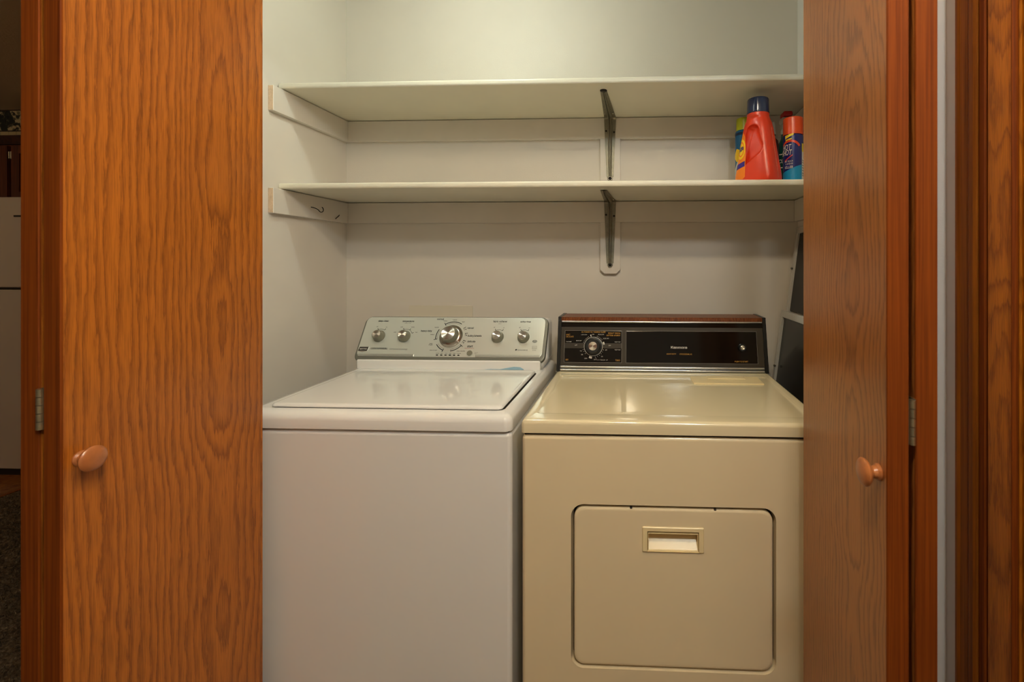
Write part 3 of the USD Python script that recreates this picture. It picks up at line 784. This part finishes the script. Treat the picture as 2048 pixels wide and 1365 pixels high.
P('lint_lid', [UP.map(plate(0.186, 0.409, 1.434, 1.5215, 0.004, [(0.9055, 0), (0.9085, 0), (0.9100, 0.002)])), UP.map(plate(0.238, 0.362, 1.4850, 1.5200, 0.002, [(0.9095, 0), (0.9112, 0), (0.9125, 0.003)]))], ALMOND_P, label='cream lint screen cover')
TD = math.radians(12.7)
DF = Frame((-0.275, 1.573, 0.910), (1, 0, 0), (0, math.sin(TD), math.cos(TD)))
fy = lambda t: 1.573 + t * math.sin(TD)
fz = lambda t: 0.910 + t * math.cos(TD)
cap = [(fy(0) - 0.004, 0.9093), (fy(0.1915) - 0.004, fz(0.1915)), (1.735, fz(0.1915)), (1.742, 0.9093)]
P('end_cap', prism(cap, 'x', -0.2755, -0.2640), BLACKPL, smooth=False)
P('end_cap', prism(cap, 'x', 0.4505, 0.4620), BLACKPL, smooth=False)
P('console_body', prism([(fy(0), 0.9093), (fy(0.176), fz(0.176)), (1.73, fz(0.176)), (1.735, 0.9093)], 'x', -0.264, 0.4505), BLACKPL, smooth=False)
P('wood_trim', prism([(fy(0.1765) - 0.001, fz(0.1765)), (fy(0.1890) - 0.001, fz(0.1890)), (fy(0.1890) + 0.001, fz(0.1890) + 0.0012), (1.730, fz(0.1890) + 0.0012), (1.730, fz(0.1765))], 'x', -0.264, 0.4505), WOODTOP, smooth=False, label='walnut-look strip along the console top')


def dplate(name, s0, s1, t0, t1, h0, h1, mat, r=0.0008, **kw):
    return P(name, DF.map(plate(s0, s1, t0, t1, r, [(h0, 0), (h1 - (h1 - h0) * 0.3, 0), (h1, min(0.0008, (t1 - t0) / 5))])), mat, **kw)


def half_round(name, s0, s1, t0, t1, mat):
    w = (t1 - t0) / 2
    q = np.radians(np.linspace(0, 80, 7))
    return P(name, DF.map(plate(s0, s1, t0, t1, 0.0006, [(0, 0)] + [(0.0008 + w * 0.9 * math.sin(a), w * (1 - math.cos(a))) for a in q], 2)), mat, smooth=50)


half_round('chrome_strip', 0.0115, 0.7250, 0.1708, 0.1768, CHROME)
dplate('gloss_band', 0.0115, 0.7250, 0.1545, 0.1705, 0, 0.0006, GLOSSBLK)
dplate('fascia', 0.0115, 0.7250, 0.0190, 0.1545, 0, 0.0012, DKFRAME)
half_round('chrome_strip', 0.0115, 0.7250, 0.0120, 0.0185, CHROME)
half_round('chrome_strip', 0.0115, 0.7250, 0.0015, 0.0080, CHROME)
dplate('chrome_groove', 0.0115, 0.7250, 0.0080, 0.0120, 0, 0.0020, plain('dark_chrome', (96, 96, 94), 0.3, 0.9))
for s0, s1 in ((0.0248, 0.2289), (0.2435, 0.7025)):
    a = dplate('panel_glass', s0 + 0.001, s1 - 0.001, 0.0312, 0.1412, 0.001, 0.0017, GLOSSBLK)
    P('panel_outline', DF.map(ext(sbox(s0, 0.0302, s1, 0.1422).difference(sbox(s0 + 0.0009, 0.0311, s1 - 0.0009, 0.1413)), 0.0006), 0, 0, 0.0013), LINEGREY, smooth=False)
for s0, s1 in ((0.0265, 0.095), (0.158, 0.2280)):
    dplate('panel_band', s0, s1, 0.0796, 0.0980, 0.0016, 0.0019, DKFRAME)
HD = 0.0018
DC = (0.1280, 0.0865)
k = P('timer_knob', DF.map(lathe([(0, 0), (0.0340, 0), (0.0340, 0.0022), (0.0270, 0.0030), (0.0262, 0.008), (0.0245, 0.0215), (0.0232, 0.0235), (0.0150, 0.0235), (0, 0.0225)], 56), *DC, HD), BLACKPL)
P('knob_ring', DF.map(lathe([(0.0322, 0), (0.0334, 0), (0.0334, 0.0010), (0.0322, 0.0010)], 56), *DC, HD + 0.0020), INKW, k)
P('knob_disc', DF.map(disc(0.0150), *DC, HD + 0.0230), DISC, k, smooth=20)
SC = (0.6490, 0.0855)
k = P('start_knob', DF.map(lathe([(0, 0), (0.0140, 0), (0.0134, 0.006), (0.0125, 0.0130), (0.0115, 0.0145), (0, 0.0142)], 40), *SC, HD), BLACKPL)
P('knob_disc', DF.map(disc(0.0076), *SC, HD + 0.0140), DISC, k, smooth=20)
gold, wht = [], []


def dput(lst, txt, s, t, h, **kw):
    lst.append(DF.map(text(txt, h, **kw), s, t - h / 2, HD))


dput(gold, 'AUTOMATIC FABRIC CARE', 0.0838, 0.1370, 0.0052, width=0.0868)
dput(gold, "PERM'T PRESS", 0.2235, 0.1330, 0.0052, width=0.044, anchor='r')
dput(gold, 'COTTON-STURDY', 0.2233, 0.1253, 0.0052, width=0.0495, anchor='r')
dput(gold, 'KNIT', 0.0298, 0.1271, 0.0050, width=0.0140)
dput(gold, 'DELICATE', 0.0298, 0.1201, 0.0050, width=0.0268)
dput(gold, 'AIR', 0.0298, 0.0397, 0.0058, width=0.0100)
dput(gold, 'TIMED', 0.2232, 0.0386, 0.0058, width=0.0172, anchor='r')
dput(gold, 'HEAVY DUTY', 0.3864, 0.0624, 0.0048, width=0.0335)
dput(gold, 'CYCLE SIGNAL #1', 0.4322, 0.0621, 0.0048, width=0.0430)
dput(gold, 'PUSH TO START', 0.6221, 0.0384, 0.0052, width=0.0465)
dput(wht, 'Kenmore', 0.4009, 0.0852, 0.0082, width=0.0582, bold=True)
dput(wht, 'low heat', 0.0305, 0.1030, 0.0036, width=0.0188)
dput(wht, 'high heat', 0.2242, 0.1029, 0.0036, width=0.0206, anchor='r')
dput(wht, 'high heat', 0.2242, 0.0755, 0.0036, width=0.0206, anchor='r')
dput(wht, 'MORE DRY', 0.0860, 0.1060, 0.0034, width=0.0205, anchor='r')
dput(wht, 'LESS DRY', 0.105, 0.1275, 0.0034, width=0.0215, anchor='r')
dput(wht, 'OFF', 0.1265, 0.1285, 0.0036, anchor='c')
dput(wht, 'MORE DRY', 0.1440, 0.1285, 0.0034, width=0.0215)
dput(wht, 'LESS DRY', 0.1620, 0.1145, 0.0034, width=0.0215)
dput(wht, 'OFF', 0.0662, 0.0902, 0.0040, width=0.0095, anchor='c')
dput(wht, 'OFF', 0.1860, 0.0899, 0.0040, width=0.0095, anchor='c')
for txt, s, t in (('60', 0.1735, 0.0745), ('30', 0.1590, 0.0515), ('10', 0.1335, 0.0410), ('OFF', 0.1020, 0.0445), ('20', 0.0880, 0.0575), ('40', 0.0835, 0.0705)):
    dput(wht, txt, s, t, 0.0040, anchor='c')
dput(wht, 'TOUCH-UP', 0.1528, 0.0394, 0.0036, width=0.0270)
wht.append(DF.map(bar((0.1405, 0.0394), (0.1515, 0.0394), 0.0007), 0, 0, HD))
wht.append(DF.map(bar((0.1405, 0.0394), (0.1375, 0.0470), 0.0007), 0, 0, HD))
for a in (38, 46, 54, 62, 70, 118, 126, 134, 142, 150, 158, 198, 208, 222, 282, 294, 306, 318, 330, 342):
    qa = math.radians(a)
    wht.append(DF.map(bar((DC[0] + 0.0365 * math.cos(qa), DC[1] + 0.0365 * math.sin(qa)), (DC[0] + 0.0392 * math.cos(qa), DC[1] + 0.0392 * math.sin(qa)), 0.0012), 0, 0, HD))
for a, w, r1 in ((104, 0.0036, 0.0425), (17, 0.0095, 0.0410), (256, 0.0105, 0.0430)):
    qa = math.radians(a)
    wht.append(DF.map(bar((DC[0] + 0.0355 * math.cos(qa), DC[1] + 0.0355 * math.sin(qa)), (DC[0] + r1 * math.cos(qa), DC[1] + r1 * math.sin(qa)), w), 0, 0, HD))
P('print', gold, GOLD, smooth=False, label='gold lettering on the black console')
P('print', wht, INKW, smooth=False, label='white lettering and timer marks on the black console')

# ---------------------------------------------------------------- things on the lower shelf
ZS = ZL + 0.0185 + 0.0003


def wrapc(m, r, ang0, z, size=0.004):
    """flat mesh in (s, t, h) wrapped on a z cylinder: ang0 = angle of s = 0"""
    m = m.subdivide_to_size(size, max_iter=8) if size else m
    v = m.vertices
    a = ang0 + v[:, 0] / r
    q = trimesh.Trimesh(np.stack([(r + v[:, 2]) * np.cos(a), (r + v[:, 2]) * np.sin(a), z + v[:, 1]], 1), m.faces, process=False)
    return q


# detergent jug
JH, JW = 0.079, 0.049
SEC = [(0.0, 0.93, 3.6), (0.004, 0.975, 3.6), (0.014, 1.0, 3.5), (0.035, 0.985, 3.4), (0.065, 0.92, 3.2), (0.107, 0.83, 3.0), (0.15, 0.745, 2.8), (0.19, 0.665, 2.6), (0.212, 0.60, 2.4), (0.228, 0.52, 2.2)]
SZ = np.array([s[0] for s in SEC]); SK = np.array([s[1] for s in SEC]); SN = np.array([s[2] for s in SEC])


def jug_half(z):
    k = np.interp(z, SZ, SK)
    wa = JH * k
    wb = JW * (0.35 + 0.65 * k)
    return wa, wb, np.interp(z, SZ, SN)


zz = np.concatenate([np.linspace(0, 0.03, 8), np.linspace(0.04, 0.2, 22), np.linspace(0.205, 0.228, 8)])
NA = 72
V, F = [], []
for z in zz:
    wa, wb, n = jug_half(z)
    for k in range(NA):
        q = 2 * math.pi * k / NA
        cq, sq = math.cos(q), math.sin(q)
        V.append((wa * math.copysign(abs(cq) ** (2 / n), cq), wb * math.copysign(abs(sq) ** (2 / n), sq), z))
for z, r in ((0.234, 0.0385), (0.238, 0.0378), (0.256, 0.0375)):
    for k in range(NA):
        q = 2 * math.pi * k / NA
        V.append((r * math.cos(q), r * math.sin(q), z))
rows = len(zz) + 3
for i in range(rows - 1):
    for k in range(NA):
        a, b = i * NA + k, i * NA + (k + 1) % NA
        F += [(a, b, b + NA), (a, b + NA, a + NA)]
V += [(0, 0, 0), (0, 0, 0.256)]
for k in range(NA):
    F += [(len(V) - 2, (k + 1) % NA, k), (len(V) - 1, (rows - 1) * NA + k, (rows - 1) * NA + (k + 1) % NA)]
jm = Manifold(manifold3d.Mesh(np.array(V, np.float32), np.array(F, np.uint32)))
sp = Manifold.sphere(1.0, 28)
hole = Manifold.batch_hull([sp.scale([0.026, 0.026, 0.020]).translate([0.003, 0.043, 0.184]), sp.scale([0.017, 0.026, 0.028]).translate([0.028, 0.045, 0.124]), sp.scale([0.016, 0.024, 0.018]).translate([-0.030, 0.052, 0.078])])
jm = jm - hole - hole.mirror([0, 1, 0])
jt = trimesh.Trimesh(np.array(jm.to_mesh().vert_properties[:, :3]), np.array(jm.to_mesh().tri_verts), process=True)
jt = tm(Manifold(manifold3d.Mesh(np.asarray(jt.vertices, np.float32), np.asarray(jt.faces, np.uint32))).refine_to_length(0.006))
jt = trimesh.Trimesh(jt.vertices, jt.faces, process=True)
trimesh.smoothing.filter_taubin(jt, 0.5, 0.53, 14)
jt.vertices[:, 2] = np.maximum(jt.vertices[:, 2], 0)
JLOC = (0.4345, 1.606, ZS)
JANG = -50.0
jug = thing('detergent_jug', 'red-orange laundry detergent jug with a navy cap and side handle', 'detergent jug', JLOC)
rz = lambda m: turn(m, [0, 0, 1], JANG)
obj('bottle', rz(jt), JUG, jug, smooth=True)
capm = lathe([(0, 0.246), (0.0382, 0.246), (0.0388, 0.249), (0.0384, 0.2515), (0.0380, 0.2535), (0.0372, 0.294), (0.0355, 0.2985), (0.0315, 0.3005), (0.0300, 0.2985), (0, 0.2975)], 64)
obj('cap', capm, NAVYCAP, jug, smooth=30)


def jlabel(poly_or_mesh, h, d=0.0004, size=0.005):
    m = poly_or_mesh if isinstance(poly_or_mesh, trimesh.Trimesh) else ext(poly_or_mesh, d)
    m = m.subdivide_to_size(size, max_iter=8)
    v = m.vertices
    wa, wb, n = jug_half(v[:, 1])
    b = wb * (1 - np.clip(np.abs(v[:, 0]) / wa, 0, 0.985) ** n) ** (1 / n)
    q = trimesh.Trimesh(np.stack([v[:, 0], -(b + h + v[:, 2]), v[:, 1]], 1), m.faces, process=False)
    return rz(q)


lab = Polygon([(-0.070, 0.024), (-0.030, 0.020), (-0.022, 0.026), (-0.022, 0.10), (-0.028, 0.165), (-0.040, 0.182), (-0.052, 0.165), (-0.066, 0.09)]).buffer(0.003)
lp = obj('label', jlabel(lab, 0.0003), plain('label_orange', (240, 128, 30), 0.35), jug, smooth=False, label='orange front label with a yellow bullseye')
C0 = Point(-0.0425, 0.125)
obj('bullseye', jlabel(affinity.scale(C0.buffer(1), 0.021, 0.036).intersection(lab), 0.0010), plain('label_yellow', (250, 206, 40), 0.35), lp, smooth=False)
obj('bullseye_ring', jlabel(affinity.scale(C0.buffer(1), 0.0155, 0.027).difference(affinity.scale(C0.buffer(1), 0.0125, 0.022)), 0.0016), plain('label_ring', (242, 120, 26), 0.35), lp, smooth=False)
tt = text('Tide', 0.016, width=0.034, bold=True, depth=0.0004)
tt.vertices[:, :2] = tt.vertices[:, :2] @ np.array([[math.cos(0.35), math.sin(0.35)], [-math.sin(0.35), math.cos(0.35)]])
tt.vertices += [-0.060, 0.112, 0]
obj('print', jlabel(tt, 0.0022), plain('label_blue', (28, 40, 120), 0.4), lp, smooth=False)
obj('blue_band', jlabel(Polygon([(-0.070, 0.070), (-0.022, 0.080), (-0.022, 0.062), (-0.070, 0.052)]).intersection(lab.buffer(0.002)), 0.0012), plain('band_blue', (56, 36, 130), 0.4), lp, smooth=False)
# mould line on the handle end
wl = []
for z in np.linspace(0.012, 0.19, 20):
    wl.append((jug_half(z)[0] + 0.0001, 0, z))
obj('mould_line', rz(tube(wl, 0.0011, 6)), plain('mould_line', (196, 92, 70), 0.4), jug, smooth=True)


def can(name, label, loc, r, h, zcap, rcap, body_mat, cap_mat, cat, rim=ZINC):
    th = thing(name, label, cat, loc)
    obj('body', lathe([(0, 0), (r - 0.002, 0), (r, 0.002), (r, zcap - 0.010), (r - 0.001, zcap - 0.004), (r - 0.004, zcap), (0, zcap)], 48), body_mat, th, smooth=30)
    obj('cap', lathe([(0, zcap - 0.001), (rcap, zcap - 0.001), (rcap * 0.985, h - 0.006), (rcap * 0.95, h - 0.001), (rcap * 0.90, h), (0, h)], 48), cap_mat, th, smooth=30)
    return th


# ant and roach spray: orange cap
NAVY = plain('can_navy', (22, 32, 112), 0.25, coat_weight=0.3)
cn = can('aerosol_can', 'navy aerosol can with an orange cap beside the right door', (0.5625, 1.625, ZS), 0.0345, 0.236, 0.176, 0.0340, NAVY, plain('cap_orange', (236, 84, 30), 0.3), 'spray can')
R = 0.0345
A0 = math.radians(-90)                     # the side turned to the camera
W_ = plain('label_white', (226, 222, 214), 0.4)
sky = obj('lower_band', wrapc(ext(Polygon([(-0.055, 0.003), (0.0215, 0.003), (0.0215, 0.067), (0.0, 0.060), (-0.03, 0.048), (-0.055, 0.040)]), 0.0003), R + 0.0002, A0, 0), plain('can_sky', (26, 150, 206), 0.3), cn, smooth=False)
obj('label_arc', wrapc(arc_band(-0.022, 0.112, 0.034, 0.042, 30, 140, 0.0003), R + 0.0003, A0, 0), plain('can_arc', (226, 70, 36), 0.3), cn, smooth=False)
obj('yellow_flash', [wrapc(ext(Polygon([(-0.040, 0.158), (-0.010, 0.170), (-0.008, 0.175), (-0.016, 0.175), (-0.040, 0.170)]), 0.0003), R + 0.0003, A0, 0), wrapc(ext(Polygon([(-0.038, 0.150), (-0.016, 0.156), (-0.015, 0.160), (-0.038, 0.156)]), 0.0003), R + 0.0003, A0, 0)], plain('can_yellow', (244, 214, 40), 0.35), cn, smooth=False)
obj('print', [wrapc(shift(text('HOT', 0.0175, width=0.034, bold=True, slant=0.12), (-0.053, 0.1205, 0)), R + 0.0005, A0, 0, 0.006), wrapc(shift(text('SHOT', 0.0175, width=0.043, bold=True, slant=0.12), (-0.060, 0.1015, 0)), R + 0.0005, A0, 0, 0.006),
              wrapc(shift(text('ANT ROACH', 0.0062, width=0.030), (-0.042, 0.076, 0)), R + 0.0005, A0, 0, 0.006), wrapc(shift(text('& SPIDER', 0.0062, width=0.026), (-0.038, 0.067, 0)), R + 0.0005, A0, 0, 0.006), wrapc(shift(text('KILLER', 0.0085, width=0.030, bold=True), (-0.042, 0.054, 0)), R + 0.0005, A0, 0, 0.006)], W_, cn, smooth=False)
obj('slash', wrapc(ext(Polygon([(-0.044, 0.082), (-0.014, 0.102), (-0.012, 0.099), (-0.040, 0.079)]), 0.0003), R + 0.0004, A0, 0), plain('can_slash', (206, 60, 70), 0.35), cn, smooth=False)
bp = obj('back_label', wrapc(ext(sbox(0.0225, 0.003, 0.066, 0.112), 0.0003), R + 0.0002, A0, 0), W_, cn, smooth=False, label='white back label of small print')
obj('yellow_panel', wrapc(ext(sbox(0.0225, 0.112, 0.066, 0.141), 0.0003), R + 0.0003, A0, 0), plain('can_yellow2', (236, 212, 50), 0.35), cn, smooth=False)
obj('print', [wrapc(shift(text('Keep out of reach', 0.0036, width=0.030), (0.023, 0.090 - 0.009 * i, 0)), R + 0.0005, A0, 0, 0.006) for i in range(1, 8)], INKLT, bp, smooth=False)
# blue can with lime cap, behind the jug
cb = can('aerosol_can', 'blue aerosol can with a lime green cap behind the detergent jug', (0.4165, 1.735, ZS), 0.0330, 0.272, 0.225, 0.0290, plain('can_teal', (18, 92, 140), 0.25, coat_weight=0.3), plain('cap_lime', (172, 178, 24), 0.35), 'spray can')
R2 = 0.033
AB = math.radians(-160)
obj('shoulder', lathe([(0.0332, 0.205), (0.0334, 0.214), (0.030, 0.224), (0.0285, 0.2255)], 40), plain('shoulder_navy', (16, 40, 74), 0.25), cb, smooth=40)
obj('label_splash', wrapc(ext(Polygon([(-0.012, 0.125), (0.004, 0.150), (0.020, 0.142), (0.024, 0.118), (0.006, 0.108)]).buffer(0.004), 0.0003), R2 + 0.0003, AB, 0), plain('splash_yellow', (240, 200, 30), 0.35), cb, smooth=False)
obj('label_figure', [wrapc(ext(Polygon([(-0.012, 0.010), (0.026, 0.016), (0.024, 0.075), (0.008, 0.100), (-0.010, 0.070)]).buffer(0.004), 0.0003), R2 + 0.0003, AB, 0)], plain('figure_white', (190, 206, 214), 0.35), cb, smooth=False)
obj('print', [wrapc(shift(turn(text('MOLD', 0.014, width=0.05, bold=True), [0, 0, 1], 78), (0.014, 0.030, 0)), R2 + 0.0006, AB, 0, 0.006)], plain('print_navy', (22, 50, 96), 0.4), cb, smooth=False)
# trigger sprayer with a red nozzle
sb = thing('spray_bottle', 'green spray bottle with a white neck and red trigger head', 'spray bottle', (0.5850, 1.775, ZS))
GREENB = plain('bottle_green', (22, 70, 66), 0.2, coat_weight=0.3)
obj('bottle', lathe([(0, 0), (0.036, 0), (0.0385, 0.004), (0.0385, 0.125), (0.036, 0.150), (0.028, 0.180), (0.016, 0.205), (0.0140, 0.222), (0, 0.222)], 40), GREENB, sb, smooth=40)
obj('label', wrapc(ext(sbox(-0.034, 0.085, 0.034, 0.140).difference(sbox(-0.030, 0.089, 0.030, 0.136)), 0.0003), 0.0388, math.radians(-110), 0), W_, sb, smooth=False)
obj('print', wrapc(shift(text('CLEAN', 0.014, width=0.048, bold=True), (-0.024, 0.105, 0)), 0.0389, math.radians(-110), 0, 0.006), W_, sb, smooth=False)
obj('neck', lathe([(0, 0.2215), (0.0165, 0.2215), (0.0170, 0.236), (0.0130, 0.246), (0.0145, 0.262), (0, 0.262)], 32), ALU, sb, smooth=40)
obj('body_shell', shift(rbox(-0.021, 0.019, -0.028, 0.016, 0.262, 0.284, 0.007, 14), (0, 0, 0)), ALU, sb)
obj('nozzle', rbox(-0.018, 0.017, -0.038, 0.010, 0.284, 0.303, 0.006, 14), plain('nozzle_red', (190, 22, 26), 0.3), sb, label='red spray head')
obj('trigger', hull([(-0.006, -0.030, 0.266), (0.006, -0.030, 0.266), (-0.006, -0.020, 0.264), (0.006, -0.020, 0.264), (-0.004, -0.034, 0.225), (0.004, -0.034, 0.225), (-0.004, -0.030, 0.225), (0.004, -0.030, 0.225)]), ALU, sb, smooth=False)
# bottle with pale cap between
pb = thing('cleaner_bottle', 'dark red bottle with a pale grey cap between jug and spray bottle', 'bottle', (0.5180, 1.745, ZS))
obj('bottle', lathe([(0, 0), (0.030, 0), (0.032, 0.003), (0.032, 0.165), (0.029, 0.188), (0.0150, 0.205), (0.0150, 0.212), (0, 0.212)], 40), plain('bottle_maroon', (70, 22, 26), 0.3), pb, smooth=40)
obj('cap', lathe([(0, 0.211), (0.0210, 0.211), (0.0200, 0.255), (0.018, 0.259), (0, 0.260)], 36), plain('cap_grey', (150, 146, 136), 0.4), pb, smooth=35)

# ---------------------------------------------------------------- storm window leaning on the right wall
SP = (0.578, 1.815, 0.0)
lean = math.atan2(0.080, 0.62)
SWF = Frame((0.5475, 1.840, 0.60), (0, -1, 0), (math.sin(lean), 0, math.cos(lean)))  # s towards the hall, t up
sw = thing('storm_window', 'white aluminium storm window with dark screens leaning behind the dryer', 'window screen')


def swbox(name, s0, s1, t0, t1, h0, h1, mat, parent=sw, r=0.001, **kw):
    m = SWF.map(plate(s0, s1, t0, t1, r, [(h0, 0), (h1 - 0.0015, 0), (h1, 0.0012)]))
    m.fix_normals()
    return obj(name, m, mat, parent, smooth=False, **kw)


MESH = plain('dark_screen', (34, 33, 31), 0.45, bump=0.3, bscale=900, var=0.15, vscale=30)
GLASSD = plain('dark_glass', (22, 21, 20), 0.15, var=0.2, vscale=14)
SWB, SWM, SWT = -0.20, 0.485, 0.845
SWW = 0.46
fr = swbox('frame_rail', -0.022, SWW, SWT - 0.026, SWT, -0.022, -0.004, ALU)
swbox('frame_stile', -0.022, 0.0, SWM, SWT, -0.022, -0.004, ALU)
swbox('frame_stile', SWW - 0.022, SWW, SWB, SWT, -0.022, -0.004, ALU)
swbox('screen', 0.0, SWW - 0.022, SWM + 0.02, SWT - 0.026, -0.018, -0.012, MESH, label='dark upper screen')
swbox('meeting_rail', -0.030, SWW, SWM - 0.010, SWM + 0.016, -0.018, 0.012, ALU)
swbox('frame_stile', -0.030, -0.008, SWB, SWM - 0.010, -0.010, 0.012, ALU)
swbox('screen', -0.008, SWW - 0.022, SWB, SWM - 0.010, -0.004, 0.003, GLASSD, label='dark lower pane')
swbox('frame_rail', -0.030, SWW, SWB - 0.026, SWB, -0.022, 0.012, ALU)
for s, t, h in ((-0.005, 0.675, -0.004), (-0.010, 0.275, 0.012)):
    obj('latch_knob', SWF.map(lathe([(0, 0), (0.004, 0), (0.005, 0.004), (0.004, 0.008), (0, 0.009)], 16), s, t, h), ZINC, sw)

# ---------------------------------------------------------------- kitchen beyond the left gap
fr = thing('refrigerator', 'white top-freezer refrigerator in the dim kitchen', 'refrigerator', (-4.02, 2.9, 0))
P = Part(fr, (-4.02, 2.9, 0))
FW = plain('fridge_white', (196, 184, 168), 0.4, bump=0.15, bscale=260)
fx0, fx1, fy0 = -4.42, -3.62, 2.548
P('body', rbox(fx0, fx1, fy0 + 0.06, 3.15, 0.012, 1.685, 0.006), FW)
P('freezer_door', rbox(fx0, fx1, fy0, fy0 + 0.055, 1.144, 1.690, 0.008), FW)
P('fridge_door', rbox(fx0, fx1, fy0, fy0 + 0.055, 0.048, 1.130, 0.008), FW)
P('seam', bx(fx0 + 0.01, fx1 - 0.01, fy0 + 0.012, fy0 + 0.058, 1.120, 1.150), GAP)
P('toe_grille', bx(fx0 + 0.01, fx1 - 0.01, fy0 + 0.03, fy0 + 0.06, 0.0, 0.06), BLACKPL)
P('badge', rbox(-3.735, -3.690, fy0 - 0.003, fy0 + 0.001, 1.569, 1.580, 0.001), GAP)
P('handle', rbox(fx0 + 0.03, fx0 + 0.055, fy0 - 0.035, fy0 + 0.002, 1.18, 1.45, 0.006), FW)
P('handle', rbox(fx0 + 0.03, fx0 + 0.055, fy0 - 0.035, fy0 + 0.002, 0.75, 1.10, 0.006), FW)
CAB = straight('cabinet_wood', (98, 46, 20), (66, 28, 10), sc=60, zs=0.03)
kc = thing('kitchen_cabinet', 'dark wood wall cabinet above the refrigerator', 'cabinet', (-4.2, 3.0, 1.7))
P = Part(kc, (-4.2, 3.0, 1.7))
P('carcass', bx(-4.75, -3.62, 2.885, 3.165, 1.715, 2.105), CAB, smooth=False)
P('crown', prism([(2.872, 2.098), (2.860, 2.115), (2.838, 2.143), (2.835, 2.150), (3.16, 2.150), (3.16, 2.098)], 'x', -4.77, -3.60), straight('crown_wood', (72, 32, 14), (48, 20, 8), sc=60), smooth=False)
for x0, x1 in ((-4.735, -4.252), (-4.222, -3.635)):
    dr = P('door', [bx(x0, x0 + 0.055, 2.866, 2.885, 1.722, 2.088), bx(x1 - 0.055, x1, 2.866, 2.885, 1.722, 2.088), bx(x0 + 0.055, x1 - 0.055, 2.866, 2.885, 1.722, 1.775), bx(x0 + 0.055, x1 - 0.055, 2.866, 2.885, 2.035, 2.088)], CAB, smooth=False)
    P('door_panel', hull([(x, 2.882, z) for x in (x0 + 0.055, x1 - 0.055) for z in (1.775, 2.035)] + [(x, 2.870, z) for x in (x0 + 0.085, x1 - 0.085) for z in (1.80, 2.01)]), CAB, dr, smooth=False)
    P('hinge', rbox((x1 + 0.004 if x0 < -4.5 else x0 - 0.012), (x1 + 0.012 if x0 < -4.5 else x0 - 0.004), 2.868, 2.884, 2.00, 2.05, 0.002), BRASSY, dr)

# ---------------------------------------------------------------- lamps of the place
def lamp(name, label, L, r, dome):
    x, y, z = L['pos']
    th = thing(name, label, 'ceiling light', (x, y, z))
    if dome:
        area = 3.2 * math.pi * r * r
        obj('base', lathe([(0, 0), (r * 0.7, 0), (r * 0.7, -0.012), (r * 0.5, -0.030), (r * 0.3, -0.036), (0, -0.036)][::-1], 40), ALU, th)
        prof = [(0, -0.034 - r * 1.1)] + [(r * math.sin(a), -0.034 - r * 0.55 * (1 + math.cos(a))) for a in np.linspace(0.1, math.pi - 0.1, 20)] + [(0, -0.034)]
    else:
        area = 4 * math.pi * r * r
        obj('base', lathe([(0, 0), (0.055, 0), (0.055, -0.012), (0.030, -0.030), (0, -0.030)][::-1], 32), ALU, th)
        prof = [(0, -0.03 - 2 * r)] + [(r * math.sin(a), -0.03 - r - r * math.cos(a)) for a in np.linspace(0.1, math.pi - 0.1, 16)] + [(0, -0.03)]
    s = L['power'] / (area * math.pi)
    obj('diffuser' if dome else 'bulb', lathe(prof, 32), lamp_mat(name + '_glow', L['color'], s), th, smooth=True)


lamp('hall_light', 'round glass ceiling light of the hall in front of the closet', HALL_LAMP, 0.065, True)
lamp('kitchen_light', 'small warm ceiling light of the dim kitchen', KITCHEN_LAMP, 0.10, True)
lamp('room_light', 'round glass ceiling light behind the camera by the side door', ROOM_LAMP, 0.10, True)
lamp('closet_light', 'bare bulb on the closet ceiling', CLOSET_LAMP, 0.022, False)
